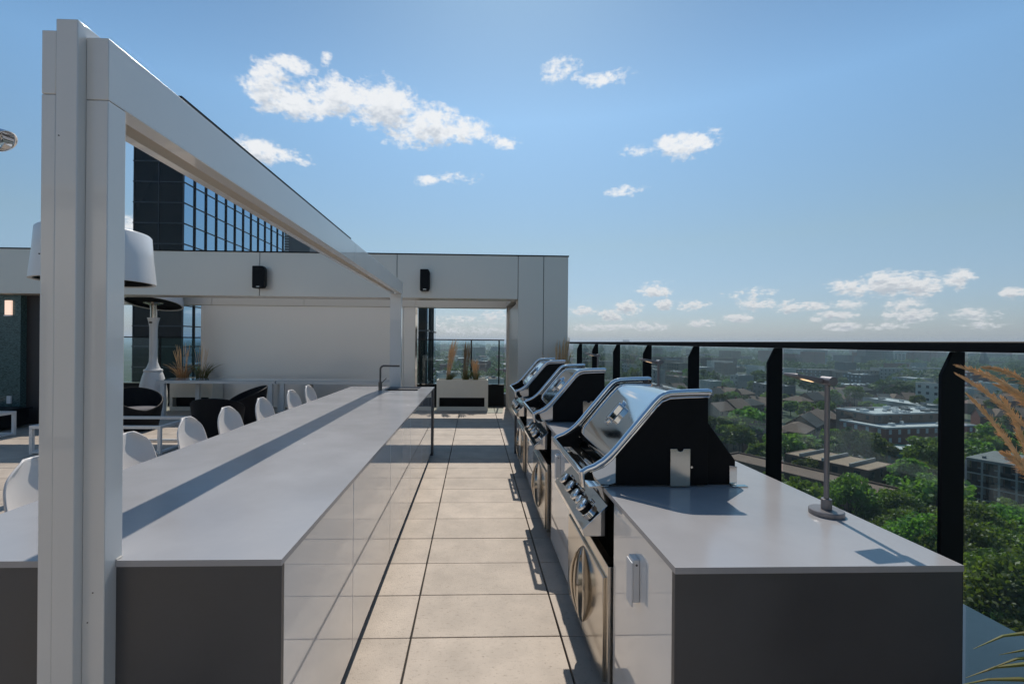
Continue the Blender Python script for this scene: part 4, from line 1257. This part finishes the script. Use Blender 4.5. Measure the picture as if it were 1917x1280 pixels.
def building(name, label, c, w, d, h, rot, wall, roof, win=None, cat='building', group=None, style='flat', hvac=0, par=.55, winm='win', rows=3, wsize=(1.3, 1.5), sides=(0, 3), trimm=None, over=.0):
    """c = centre of the footprint; local x along the width; side 0 faces local -y, 3 faces local -x"""
    g = thing(name, label, cat, (c.x, c.y, GZ), group); footprint(c, w, d, rot)
    WLOC[g] = Vector((0, 0, 0)); g.rotation_euler.z = rot
    if style == 'flat':
        b = MB(); b.box(-w / 2, w / 2, -d / 2, d / 2, 0, h); b.build('wall', wall, g, smooth=0)
        b = MB(); p_ = par; q = .35
        b.box(-w / 2 - .1, w / 2 + .1, -d / 2 - .1, -d / 2 + q, h + .002, h + p_); b.box(-w / 2 - .1, w / 2 + .1, d / 2 - q, d / 2 + .1, h + .002, h + p_)
        b.box(-w / 2 - .1, -w / 2 + q, -d / 2 + q, d / 2 - q, h + .002, h + p_); b.box(w / 2 - q, w / 2 + .1, -d / 2 + q, d / 2 - q, h + .002, h + p_)
        b.build('parapet', trimm or wall, g, smooth=0)
        b = MB(); b.box(-w / 2 + q + .01, w / 2 - q - .01, -d / 2 + q + .01, d / 2 - q - .01, h + .002, h + .12); rf = b.build('roof', roof, g, smooth=0)
        rr = random.Random(int(w * 100 + d * 10))
        for k in range(hvac):
            b = MB(); x = rr.uniform(-w * .4, w * .4); y = rr.uniform(-d * .35, d * .35); s_ = rr.uniform(.5, 1.4)
            b.box(x - s_, x + s_, y - s_ * .7, y + s_ * .7, h + .13, h + .13 + rr.uniform(.5, 1.5)); b.build('roof_unit', 'roof_white' if k % 3 else 'roof_grey', rf, smooth=0)
    else:
        b = MB(); b.box(-w / 2, w / 2, -d / 2, d / 2, 0, h)
        rh = d * .36 if style == 'gable' else d * .28
        if style == 'gable':
            b.add([(-w / 2, -d / 2, h), (-w / 2, d / 2, h), (-w / 2, 0, h + rh), (w / 2, -d / 2, h), (w / 2, d / 2, h), (w / 2, 0, h + rh)], [(0, 1, 2), (3, 5, 4)])
        b.build('wall', wall, g, smooth=0)
        o_ = .5
        b = MB()
        if style == 'gable':
            k = rh / (d / 2)
            A = [(-w / 2 - .3, -d / 2 - o_, h - o_ * k), (w / 2 + .3, -d / 2 - o_, h - o_ * k), (w / 2 + .3, 0, h + rh), (-w / 2 - .3, 0, h + rh), (w / 2 + .3, d / 2 + o_, h - o_ * k), (-w / 2 - .3, d / 2 + o_, h - o_ * k)]
            B_ = [(x, y, z + .22) for (x, y, z) in A]
            b.add(A + B_, [(0, 1, 2, 3), (3, 2, 4, 5), (6, 9, 8, 7), (9, 11, 10, 8), (0, 6, 7, 1), (5, 4, 10, 11), (0, 3, 9, 6), (3, 5, 11, 9), (1, 7, 8, 2), (2, 8, 10, 4)])
        else:
            i_ = min(w, d) * .42
            A = [(-w / 2 - o_, -d / 2 - o_, h), (w / 2 + o_, -d / 2 - o_, h), (w / 2 + o_, d / 2 + o_, h), (-w / 2 - o_, d / 2 + o_, h)]
            T_ = [(-w / 2 + i_, -d / 2 + i_, h + rh), (w / 2 - i_, -d / 2 + i_, h + rh), (w / 2 - i_, d / 2 - i_, h + rh), (-w / 2 + i_, d / 2 - i_, h + rh)]
            b.add(A + T_, [(0, 3, 2, 1), (4, 5, 6, 7), (0, 1, 5, 4), (1, 2, 6, 5), (2, 3, 7, 6), (3, 0, 4, 7)])
        rf = b.build('roof', roof, g, smooth=0)
        if hvac:
            b = MB(); x = w * .22; b.box(x - .4, x + .4, .5, 1.2, h + rh * .4, h + rh + 1.0); b.build('chimney', wall, rf, smooth=0)
    if win:
        fl = h / rows
        for side in sides:
            L_ = w if side in (0, 2) else d
            n_ = max(1, int(L_ / win))
            for r__ in range(rows):
                for k in range(n_):
                    u = -L_ / 2 + (k + .5) * L_ / n_; z0 = r__ * fl + fl * .32
                    ww = wsize[0] / 2; wh = min(wsize[1], fl * .6)
                    b = MB(); e0, e1 = -.06, .004
                    if side == 0: b.box(u - ww, u + ww, -d / 2 + e0, -d / 2 - e1, z0, z0 + wh)
                    elif side == 2: b.box(u - ww, u + ww, d / 2 + e1, d / 2 - e0, z0, z0 + wh)
                    elif side == 3: b.box(-w / 2 + e0, -w / 2 - e1, u - ww, u + ww, z0, z0 + wh)
                    else: b.box(w / 2 + e1, w / 2 - e0, u - ww, u + ww, z0, z0 + wh)
                    wo_ = b.build('window', winm, g, smooth=0)
    return g


def mid3(a, c): return (a + c) / 2


srot = math.atan2(sdir.y, sdir.x)
# 1 long flat tan-roofed building behind the street trees
ra = at_z(1500, 843, GZ + 9.5); rb_ = at_z(1672, 868, GZ + 9.5); rc_ = at_z(1628, 882, GZ + 9.5)
ldir = (at_z(1672, 866, GZ + 9.5) - at_z(1517, 837, GZ + 9.5)); llen = ldir.length; ldir.normalize(); lrot = math.atan2(ldir.y, ldir.x)
lc_ = mid3(at_z(1517, 837, GZ + 9.5), at_z(1672, 866, GZ + 9.5)); lnor = Vector((ldir.y, -ldir.x, 0)); wid = 13.0
if lnor.y > 0: lnor = -lnor
g = building('row_house', 'long low building with a flat tan roof parted by raised walls, behind the street trees', lc_ + lnor * (wid / 2), llen, wid, 9.0, lrot, 'brick_brown', 'roof_tan', par=.16, win=4.2, rows=3, wsize=(1.3, 1.5), sides=(0, 1))
for k in (-.30, -.02, .30):
    b = MB(); b.box(k * llen - .2, k * llen + .2, -wid / 2 - .15, wid / 2 + .15, 9.13, 9.95); b.build('party_wall', 'concrete', g, smooth=0)
g2c = lc_ + lnor * (wid + 9.5) + ldir * 6
building('row_house', 'long dark grey-brown row with a flat roof in front of the tan-roofed building', g2c, llen + 34, 10, 7.2, lrot, 'brick_brown', 'roof_brown', win=4.5, rows=2, sides=(0, 1))
# 2 near flats at the right edge with framed loggias
fa_ = at_z(1808, 856, GZ + 14.5); fb_ = at_z(1975, 884, GZ + 14.5)
fd = (fb_ - fa_); fl_ = fd.length; fd.normalize(); frot = math.atan2(fd.y, fd.x); fn = Vector((-fd.y, fd.x, 0))
if fn.y < 0: fn = -fn
fw = 15.0
fc = mid3(fa_, fb_) + fn * fw / 2
g = thing('apartment_block', 'dark apartment block with concrete framed balconies at the right edge', 'building', (fc.x, fc.y, GZ)); footprint(fc, fl_, fw, frot)
WLOC[g] = Vector((0, 0, 0)); g.rotation_euler.z = frot
b = MB(); b.box(-fl_ / 2 + .3, fl_ / 2 - .3, -fw / 2 + 1.6, fw / 2, 0, 14.0); b.build('wall', 'brick_brown', g, smooth=0)
b = MB(); b.box(-fl_ / 2, fl_ / 2, -fw / 2, fw / 2 + .2, 14.002, 14.6); rf = b.build('roof', 'roof_grey', g, smooth=0)
for k in range(7):
    b = MB(); x = -fl_ / 2 + 2 + k * 2.6; b.box(x, x + (.9 if k % 2 else .4), -fw / 2 + 2 + (k * 3.1) % 9, -fw / 2 + 3 + (k * 3.1) % 9, 14.61, 15.1 + (k % 3) * .25); b.build('roof_unit', 'roof_white' if k % 2 else 'roof_grey', rf, smooth=0)
nb_ = 5; bw = fl_ / nb_
for k in range(nb_ + 1):
    b = MB(); x = -fl_ / 2 + k * bw; b.box(x - .16, x + .16, -fw / 2 + .003, -fw / 2 + 1.6, 0, 14.0); b.build('loggia_wall', 'concrete', g, smooth=0)
for r__ in range(5):
    b = MB(); b.box(-fl_ / 2 - .1, fl_ / 2 + .1, -fw / 2 - .06, -fw / 2 + 1.6, r__ * 2.8 + .02, r__ * 2.8 + .30); b.build('balcony_slab', 'concrete', g, smooth=0)
    for k in range(nb_):
        x0 = -fl_ / 2 + k * bw
        b = MB(); b.box(x0 + .5, x0 + bw - 1.3, -fw / 2 + 1.52, -fw / 2 + 1.598, r__ * 2.8 + .5, r__ * 2.8 + 2.5); b.build('window', 'win', g, smooth=0)
        b = MB(); b.box(x0 + .2, x0 + bw - .2, -fw / 2 + .02, -fw / 2 + .05, r__ * 2.8 + .31, r__ * 2.8 + 1.3); b.build('balcony_rail', 'black_metal', g, smooth=0)
        b = MB(); b.box(x0 + bw - 1.1, x0 + bw - .5, -fw / 2 + 1.45, -fw / 2 + 1.598, r__ * 2.8 + .75, r__ * 2.8 + 1.35); b.build('air_unit', 'concrete', g, smooth=0)
# 3 red brick flats with white roof
rbc = at_z(1658, 803, GZ + 9); rbr = R(9); ru = Vector((math.cos(rbr), math.sin(rbr), 0)); rv = Vector((-math.sin(rbr), math.cos(rbr), 0))
building('apartment_block', 'red brick block with a white roof edge and pale windows, mid distance', rbc + ru * 21 + rv * 9, 42, 18, 9.0, rbr, 'brick_red', 'roof_white', win=4.0, rows=3, hvac=6, winm='win_light', wsize=(1.2, 1.7), trimm='trim')
building('apartment_block', 'dark upper block with a white roof and many rooftop units on the red brick block', rbc + ru * 26 + rv * 17, 40, 16, 12.6, rbr, 'brick_brown', 'roof_white', win=4.5, rows=4, hvac=24, trimm='trim')
c = at_z(1672, 842, GZ + 5)
building('garage_hall', 'low hall with teal walls and a pale roof before the red brick block', c + Vector((3, 3, 0)), 15, 9, 5.0, R(-28), 'teal_wall', 'roof_white', hvac=3)
# 4 school with two rows of windows, far dark tower, pale flats
building('school', 'long brown brick school with rows of small windows', at_z(1530, 711, GZ) + Vector((0, 12, 0)), 62, 22, 11, R(-6), 'brick_brown', 'roof_grey', win=4.6, rows=3, winm='win_light', wsize=(1.2, 1.4), hvac=4, sides=(0,))
building('school_wing', 'plain dark brick wing to the right of the school', at_z(1588, 714, GZ) + Vector((4, 8, 0)), 34, 20, 10, R(-6), 'brick_brown', 'roof_dark', win=6, rows=2, sides=(0,))
building('office_tower', 'dark slab office tower standing far off against the woods', at_z(1657, 692, GZ) + Vector((0, 20, 0)), 40, 22, 38, R(-10), 'slate', 'roof_dark', win=4, rows=10, wsize=(2.6, 1.6), sides=(0,))
building('apartment_block', 'low dark block stepping up to the far slab tower', at_z(1632, 694, GZ) + Vector((0, 10, 0)), 26, 18, 22, R(-10), 'slate', 'roof_dark', win=4, rows=6, sides=(0,))
building('apartment_block', 'far apartment block with a cream concrete frame right of the dark slab tower', at_z(1706, 690, GZ) + Vector((0, 30, 0)), 54, 20, 25, R(-8), 'stucco', 'roof_tan', win=6, rows=7, wsize=(4.2, 2.0), sides=(0,), hvac=3)
for i, (px, py, w_, h_, wl_) in enumerate(((1645, 716, 34, 12, 'brick_tan'), (1683, 717, 30, 15, 'concrete'), (1720, 718, 26, 13, 'stucco'), (1752, 716, 34, 15, 'concrete'))):
    building('apartment_block', ['tan brick flats below the far slab tower', 'grey four storey flats beside the tan brick flats', 'pale stucco flats in the row below the far slab tower', 'grey flats at the right end of the row, by the near rail post'][i],
             at_z(px, py, GZ) + Vector((0, 10, 0)), w_, 16, h_, R(-12), wl_, 'roof_grey', win=3.6, rows=4, sides=(0,), hvac=2)
building('shop_hall', 'flat hall with a white roof full of units left of the near rail post', at_z(1745, 745, GZ) + Vector((3, 10, 0)), 34, 24, 8, R(-16), 'brick_brown', 'roof_white', hvac=10, win=6, rows=2, sides=(0,))
building('shop_hall', 'low pale-roofed hall covered with rooftop units behind the gabled houses', at_z(1630, 738, GZ) + Vector((0, 8, 0)), 42, 20, 7, R(-14), 'brick_brown', 'roof_white', hvac=14)
building('shop_hall', 'low hall with a bright white roof seen above the nearest grill', at_z(1405, 730, GZ) + Vector((0, 10, 0)), 66, 20, 6, R(-20), 'concrete', 'roof_white', hvac=8)
building('pavilion', 'small blue-grey pavilion beside the bright white roof', at_z(1362, 716, GZ) + Vector((0, 10, 0)), 20, 14, 6, R(-14), 'stucco', 'roof_grey')
building('apartment_block', 'big brown brick block far behind the glass, above the nearest grill', at_z(1300, 698, GZ) + Vector((0, 20, 0)), 120, 24, 20, R(-12), 'brick_brown', 'roof_dark', win=6, rows=5, sides=(0,), hvac=4)
building('apartment_block', 'tall plain brown block at the left of the glass railing view', at_z(1130, 706, GZ) + Vector((0, 20, 0)), 40, 24, 18, R(-6), 'brick_tan', 'roof_grey', win=5, rows=5, sides=(0,))
# church
cp_ = at_z(1873, 704, GZ) + Vector((0, 20, 0))
g = thing('church', 'grey stone church with a pointed spire on the skyline at the right', 'church', (cp_.x, cp_.y, GZ)); WLOC[g] = Vector((0, 0, 0)); footprint(cp_, 30, 18, 0)
b = MB(); b.box(4, 30, -6, 6, 0, 10); b.add([(4, -6, 10), (4, 6, 10), (4, 0, 16), (30, -6, 10), (30, 6, 10), (30, 0, 16)], [(0, 1, 2), (3, 5, 4), (0, 2, 5, 3), (1, 4, 5, 2)]); b.build('nave', 'slate', g, smooth=0)
b = MB(); b.box(-3.4, 3.4, -3.4, 3.4, 0, 20); b.build('tower', 'slate', g, smooth=0)
b = MB(); b.add([(-3.6, -3.6, 20), (3.6, -3.6, 20), (3.6, 3.6, 20), (-3.6, 3.6, 20), (0, 0, 39)], [(0, 1, 4), (1, 2, 4), (2, 3, 4), (3, 0, 4), (0, 3, 2, 1)]); b.build('spire', 'slate', g, smooth=0)
# twin tower far on the skyline
building('office_tower', 'lone tower breaking the skyline above the middle grill', at_z(1172, 651.5, GZ), 40, 40, 66, R(0), 'slate', 'roof_grey')
for i, (px, w_, h_) in enumerate(((1527, 40, 66), (1562, 30, 56), (1642, 46, 60), (1668, 40, 58), (1785, 60, 52))):
    building('office_tower', ['faint tower tip on the skyline above the left bay of the big glass', 'second faint tower tip on the skyline from the left', 'faint tower tip on the skyline above the dark slab tower', 'faint tower tip just right of the one above the slab tower', 'faint wide block tip on the skyline near the near rail post'][i],
             at_z(px, 653, GZ), w_, 30, h_, 0, 'slate', 'roof_grey')
# gabled town houses, mid distance
HG = 'brown gabled town houses in rows'
k = 0
LABH = 'brown roofed town house among the trees below'
rh_ = random.Random(3)
rowsH = [((1478, 838), (1545, 800), 4), ((1560, 806), (1640, 800), 4), ((1290, 845), (1450, 838), 6), ((1480, 770), (1600, 760), 5), ((1330, 790), (1440, 775), 4), ((1640, 765), (1760, 770), 5), ((1815, 775), (1910, 768), 4), ((1560, 752), (1620, 747), 3), ((1825, 800), (1915, 806), 3), ((1290, 760), (1400, 752), 4), ((1180, 745), (1280, 742), 4)]
names_row = ['in the row right of the big rail post', 'in the row left of the red brick block', 'in the row right of the nearest grill', 'in the row left of the lamp head', 'in the row behind the grill top', 'in the row above the red brick block',
             'in the row right of the near rail post', 'in the short row beyond the lamp head', 'in the short row behind the right-edge flats', 'in the row above the grill lid', 'in the row between the two farther rail posts']
for ri, (p0, p1, n_) in enumerate(rowsH):
    A = at_z(p0[0], p0[1], GZ); B_ = at_z(p1[0], p1[1], GZ)
    dd = (B_ - A); rot = math.atan2(dd.y, dd.x)
    L_ = dd.length / n_
    for i in range(n_):
        c = A + dd * ((i + .5) / n_)
        st = 'gable' if (i + ri) % 3 else 'hip'
        building('town_house', 'brown roofed town house ' + names_row[ri], c, L_ * .96, 9.5 + (i % 2), 6.2 + (i % 3) * .5, rot + (R(90) if (i + ri) % 4 == 3 and L_ > 9 else 0), ['brick_brown', 'brick_tan', 'brick_red'][(i + ri) % 3], ['roof_brown', 'roof_brown', 'roof_dark'][(i * 2 + ri) % 3],
                 win=3.4 if ri < 5 else None, rows=2, style=st, hvac=1, cat='house', group='town houses ' + names_row[ri], sides=(0,))
# scattered far houses and halls, one label per district
FARLAB = {0: ('low far building among the trees seen in the portal opening', 'far buildings seen in the portal opening'), 1: ('low far building among the trees seen through the glass railing', 'far buildings seen through the glass railing')}
fr = random.Random(12)
protos = []


def clear(c, r=0):
    for (x, y, hw, hd, rot) in BOXES:
        dx, dy = c.x - x, c.y - y; cr, sr = math.cos(-rot), math.sin(-rot)
        u, v_ = dx * cr - dy * sr, dx * sr + dy * cr
        if abs(u) < hw + r and abs(v_) < hd + r: return False
    return True


def offroad(c, r=0):
    for (p0, p1, w) in ROADS:
        d = p1 - p0; L2 = d.length; d.normalize(); q = c - p0; t_ = q.x * d.x + q.y * d.y
        if -5 < t_ < L2 + 5 and abs(q.x * d.y - q.y * d.x) < w / 2 + 2.4 + r: return False
    return True


cnt = 0
while cnt < 292:
    zone = 0 if fr.random() < .42 else 1
    az = fr.uniform(-9, 6.5) if zone == 0 else fr.uniform(9, 56)
    D = fr.uniform(1, 1) * (170 * (14 ** fr.random()) if zone == 0 else 270 * (7.5 ** fr.random()))
    c = Vector((D * math.sin(R(az)), D * math.cos(R(az)), GZ))
    w_, d_, h_ = fr.uniform(10, 34), fr.uniform(8, 17), fr.choice((7, 9, 11, 14, 18))
    if D > 900: w_ *= 2.0; d_ *= 1.6; h_ *= 1.5
    if not clear(c, w_ / 2 + 3) or not offroad(c, d_ / 2 + 2): continue
    lab, grp = FARLAB[zone]
    building('far_building', lab, c, w_, d_, h_, srot + R(fr.uniform(-8, 8)), fr.choice(('brick_brown', 'brick_tan', 'concrete', 'stucco', 'brick_red', 'slate')), fr.choice(('roof_white', 'roof_white', 'roof_grey', 'roof_brown', 'roof_white')),
             cat='building', group=grp, style='flat', hvac=5 if D < 520 else 0, win=3.8 if D < 620 else None, rows=max(2, int(h_ / 3.3)), sides=(0,), wsize=(1.5, 1.5), winm=fr.choice(('win', 'win', 'win_light')))
    cnt += 1

# ---- trees
rng = np.random.default_rng(4)


def crown_np(seed, nleaf, leaf, H, Wd, ncl):
    rg_ = np.random.default_rng(seed)
    # clumps along an irregular ellipsoid shell
    u = rg_.normal(size=(ncl, 3)); u /= np.linalg.norm(u, axis=1)[:, None]
    u[:, 2] = np.where(u[:, 2] < -.45, -u[:, 2], u[:, 2])
    rad = rg_.uniform(.45, 1.0, ncl) ** .6
    cen = u * rad[:, None] * np.array([Wd / 2 * .82, Wd / 2 * .82, H * .36]) + np.array([0, 0, H * .60])
    cen[:, 0] += rg_.normal(scale=.05 * Wd, size=ncl)
    cr = rg_.uniform(.11, .21, ncl) * Wd
    which = rg_.integers(0, ncl, nleaf)
    w = rg_.normal(size=(nleaf, 3)); w /= np.linalg.norm(w, axis=1)[:, None]
    rr = rg_.uniform(.15, 1, nleaf) ** .45
    pos = cen[which] + w * (cr[which] * rr)[:, None] * np.array([1, 1, .72])
    a = rg_.normal(size=(nleaf, 3)) + w * .6; a /= np.linalg.norm(a, axis=1)[:, None]
    t1 = np.cross(a, rg_.normal(size=(nleaf, 3))); t1 /= np.linalg.norm(t1, axis=1)[:, None]; t2 = np.cross(a, t1)
    s_ = leaf * rg_.uniform(.6, 1.25, nleaf)[:, None]
    V = np.stack([pos - t1 * s_ - t2 * s_ * .15, pos - t2 * s_ * .62, pos + t1 * s_ + t2 * s_ * .1, pos + t2 * s_ * .62], axis=1).reshape(-1, 3)
    F = np.arange(nleaf * 4).reshape(-1, 4)
    return V, F, cen


def make_tree(seed, nleaf, leaf, H, Wd, ncl, mat, label, group):
    g = thing('tree', label, 'tree', (0, 0, GZ), group); WLOC[g] = Vector((0, 0, 0))
    V, F, cen = crown_np(seed, nleaf, leaf, H, Wd, ncl)
    mesh_np('crown', V, F, mat, g)
    b = MB(); b.tube([(0, 0, 0), (.05, 0, H * .2), (-.05, .05, H * .42), (0, 0, H * .72)], [H * .026, H * .02, H * .015, H * .005], 8)
    for c in cen[:7]:
        b.tube([(0, 0, H * .33), tuple((c * .5 + np.array([0, 0, H * .42]) * .5)), tuple(c)], [H * .010, H * .006, H * .002], 5)
    b.build('trunk', 'bark', g, smooth=60)
    return g


GT = {'near': ('large leafy tree in the near clump below, seen through the near glass', 'trees at the foot of the building'),
      'mid': ('leafy green tree among the town houses seen through the glass', 'trees among the town houses'),
      'open': ('leafy green tree seen through the portal opening', 'trees seen through the portal opening'),
      'far': ('small far green tree in the town beyond the glass railing', 'far trees in the town')}
nearP = [make_tree(10 + i, 9000, .30, H, W_, 46, 'leaf_near', *GT['near']) for i, (H, W_) in enumerate(((14, 11), (12, 9), (15, 12)))]
midP = [make_tree(20 + i, 2600, .52, H, W_, 30, 'leaf_near', *GT['mid']) for i, (H, W_) in enumerate(((11, 9), (13, 11), (9, 8), (12, 7.5)))]
conP = make_tree(40, 2400, .42, 13, 4.6, 44, 'leaf_far', *GT['mid'])
used = set(); placed = []; ntree = 0


def put(protos_, i, c, key, sc=1.0):
    global ntree
    pr_ = protos_[i % len(protos_)]
    rz = fr.uniform(0, 6.28)
    s_ = (sc * fr.uniform(.85, 1.15), sc * fr.uniform(.85, 1.15), sc * fr.uniform(.82, 1.18))
    if pr_ not in used:
        used.add(pr_); pr_.location = c; pr_.rotation_euler.z = rz; pr_.scale = s_; pr_['label'] = GT[key][0]; pr_['group'] = GT[key][1]
    else:
        dup(pr_, c, GT[key][0], rz, GT[key][1], s_)
    placed.append((c.x, c.y)); ntree += 1


# hand placed: tree-top pixels of the large near trees -> base on the ground
for i, (px, py, H) in enumerate(((1590, 898, 13), (1630, 945, 13), (1665, 915, 12), (1700, 938, 13), (1740, 920, 13), (1560, 935, 11), (1610, 985, 12), (1680, 985, 13), (1745, 985, 13), (1830, 940, 14), (1890, 930, 14), (1860, 985, 14), (1915, 985, 14), (1840, 1040, 13), (1890, 1060, 13), (1930, 1070, 14), (1960, 960, 14),
                                 (1790, 1000, 13), (1800, 930, 13), (1770, 960, 13), (1820, 1100, 12), (1880, 1120, 12), (1930, 1130, 12), (1990, 1050, 14), (2040, 960, 14))):
    c = at_z(px, py + 8, GZ + H); c.z = GZ
    put(nearP, i, c, 'near', H / 13.7)
for i, (px, py, H) in enumerate(((1720, 845, 13), (1745, 835, 13), (1760, 860, 12), (1700, 865, 12), (1735, 885, 12), (1755, 905, 12), (1660, 815, 10), (1560, 812, 11), (1590, 812, 12), (1620, 815, 11), (1575, 835, 9), (1640, 838, 8), (1610, 848, 8), (1510, 862, 8), (1580, 868, 8), (1620, 895, 7), (1500, 818, 10), (1470, 810, 12), (1830, 800, 14), (1860, 790, 14), (1890, 805, 13), (1820, 825, 12), (1910, 800, 13),
                                 (1350, 778, 12), (1375, 772, 13), (1400, 770, 13), (1420, 760, 14), (1330, 785, 11), (1440, 778, 12), (1385, 800, 10), (1450, 800, 12), (1355, 800, 9), (1480, 905, 9), (1500, 925, 10), (1525, 935, 9), (1410, 840, 7), (1450, 880, 8), (1700, 760, 12), (1650, 745, 11), (1720, 745, 11), (1560, 730, 12), (1600, 728, 11), (1480, 735, 12), (1460, 700, 13))):
    c = at_z(px, py + 4, GZ + H); c.z = GZ
    if i % 9 == 8 and conP not in used: put([conP], 0, c, 'mid', 1.0)
    else: put(midP, i, c, 'mid', H / 11.0)
tries = 0
far_pts = []
while ntree < 292 and tries < 30000:
    tries += 1
    zone = 0 if fr.random() < .33 else 1
    az = fr.uniform(-9, 6) if zone == 0 else fr.uniform(10, 57)
    D = 120 * (4.5 ** fr.random()) if zone == 0 else 130 * (4.2 ** fr.random())
    c = Vector((D * math.sin(R(az)), D * math.cos(R(az)), GZ))
    if not clear(c, 1.5) or not offroad(c, .5): continue
    if any((c.x - x) ** 2 + (c.y - y) ** 2 < 36 for x, y in placed): continue
    con = fr.random() < .14
    put([conP] if con else midP, fr.randrange(4), c, 'open' if zone == 0 else ('mid' if D < 330 else 'far'), fr.uniform(.7, 1.15))
# distant tree cover: one mass of leaf clumps out to the horizon
NF = 5200
pts = []
while len(pts) < NF:
    zone = fr.random()
    az = fr.uniform(-12, 7) if zone < .3 else fr.uniform(8, 60)
    D = (330 if zone < .3 else 420) * (12 ** (fr.random() ** .75))
    c = Vector((D * math.sin(R(az)), D * math.cos(R(az)), GZ))
    if D < 1500 and (not clear(c, 2) or not offroad(c, 1)): continue
    # leave irregular clearings
    if math.sin(c.x * .011 + 1.3) * math.sin(c.y * .009 + .4) + .5 * math.sin(c.x * .031) * math.sin(c.y * .023 + 2) > (.22 if zone < .3 else .36): continue
    pts.append((c.x, c.y, GZ, D))
pts = np.array(pts)
VV = []; FF = []; o_ = 0
pat = []
for s_ in range(10):
    V, F, _ = crown_np(100 + s_, 150, 1.25, 12, 11, 12)
    pat.append((V, F))
which = rng.integers(0, 10, NF); scl = rng.uniform(.7, 1.35, NF) * (1 + pts[:, 3] / 3200)
rot_ = rng.uniform(0, 6.28, NF)
for i in range(NF):
    V, F = pat[which[i]]
    if pts[i, 3] > 1500:
        V = V[:240]; F = F[:60]; V = (V - V.reshape(-1, 4, 3).mean(1).repeat(4, 0)) * 1.5 + V.reshape(-1, 4, 3).mean(1).repeat(4, 0)
    c_, s2 = math.cos(rot_[i]), math.sin(rot_[i])
    W = np.empty_like(V); W[:, 0] = (V[:, 0] * c_ - V[:, 1] * s2) * scl[i] + pts[i, 0]; W[:, 1] = (V[:, 0] * s2 + V[:, 1] * c_) * scl[i] + pts[i, 1]; W[:, 2] = V[:, 2] * scl[i] * .9 + pts[i, 2]
    VV.append(W); FF.append(F + o_); o_ += len(V)
fw_ = mesh_np('far_woods', np.concatenate(VV), np.concatenate(FF), 'leaf_far')
tag(fw_, 'hazy mass of tree crowns covering the far town to the horizon', 'trees', kind='stuff')

# ---- cars


def make_car(label):
    g = thing('parked_car', label, 'car', (0, 0, GZ), None); WLOC[g] = Vector((0, 0, 0))
    b = MB(); b.prism([(-2.15, .35), (-2.2, .7), (-2.1, .9), (-1.55, .98), (-1.0, 1.42), (.6, 1.45), (1.25, 1.0), (2.0, .88), (2.2, .65), (2.15, .35)], 'y', -.85, .85)
    bd = b.build('body', 'car_white', g, bevel=.08)
    b = MB(); b.prism([(-1.42, 1.0), (-.98, 1.34), (.56, 1.37), (1.1, 1.0)], 'y', -.865, -.852); b.build('window', 'win', g)
    b = MB(); b.prism([(-1.42, 1.0), (-.98, 1.34), (.56, 1.37), (1.1, 1.0)], 'y', .852, .865); b.build('window', 'win', g)
    b = MB(); b.add([(.68, -.7, 1.45), (1.24, -.74, 1.06), (1.24, .74, 1.06), (.68, .7, 1.45)], [(0, 1, 2, 3)]); b.build('windscreen', 'win', g)
    for x in (-1.35, 1.35):
        for y in (-.86, .86):
            b = MB(); b.cyl((x, y - .1 * (1 if y > 0 else -1), .32), (x, y + .02 * (1 if y > 0 else -1), .32), .32, 16); b.build('wheel', 'black_metal', g)
    return g


car0 = make_car('white parked car in the row along the street behind the street trees')
bodies = ['car_white', 'car_grey', 'car_black', 'car_red', 'car_blue']
cw = ['white', 'grey', 'black', 'red', 'blue']
k = 0
for (rp_, off, n_, a0, st_, rw) in ((road_c, 2.9, 7, -16, 7.5, 'in the row along the street behind the street trees'), (road_c + snor * 62, -2.4, 10, -30, 8.5, 'in the row along the second street'), (road_c + snor * 135, -2.4, 9, -60, 11, 'in the row along the third street')):
    for i in range(n_):
        ci = fr.choice((0, 0, 1, 1, 2, 3, 4))
        p_ = rp_ + sdir * (a0 + i * st_ + fr.uniform(-.6, .6)) + snor * off; p_.z = GZ + .025
        lab = cw[ci] + ' parked car ' + rw
        if k == 0:
            car0.location = p_; car0.rotation_euler.z = srot; car0['label'] = 'white parked car ' + rw; car0['group'] = 'cars parked ' + rw[3:]; k = 1; continue
        d_ = dup(car0, p_, lab, rz=srot, group='cars parked ' + rw[3:])
        if ci:
            for ch in kids(d_):
                if ch.name.startswith('body'):
                    ch.data = ch.data.copy(); ch.data.materials[0] = M[bodies[ci]]

# ------------------------------------------------------------------ air
b = MB(); b.box(-9000, 12000, -1500, 15000, GZ - 1, 34)
hz_ = b.build('haze', 'slab', smooth=0); hz_['kind'] = 'stuff'
hm = bpy.data.materials.new('haze'); hm.use_nodes = True; ht = hm.node_tree; ht.nodes.clear()
pv = N(ht, 'ShaderNodeVolumePrincipled'); pv.inputs['Color'].default_value = (.74, .87, .98, 1); pv.inputs['Density'].default_value = .00030; pv.inputs['Anisotropy'].default_value = .2
ho_ = N(ht, 'ShaderNodeOutputMaterial'); ht.links.new(pv.outputs[0], ho_.inputs['Volume'])
hz_.data.materials.clear(); hz_.data.materials.append(hm)
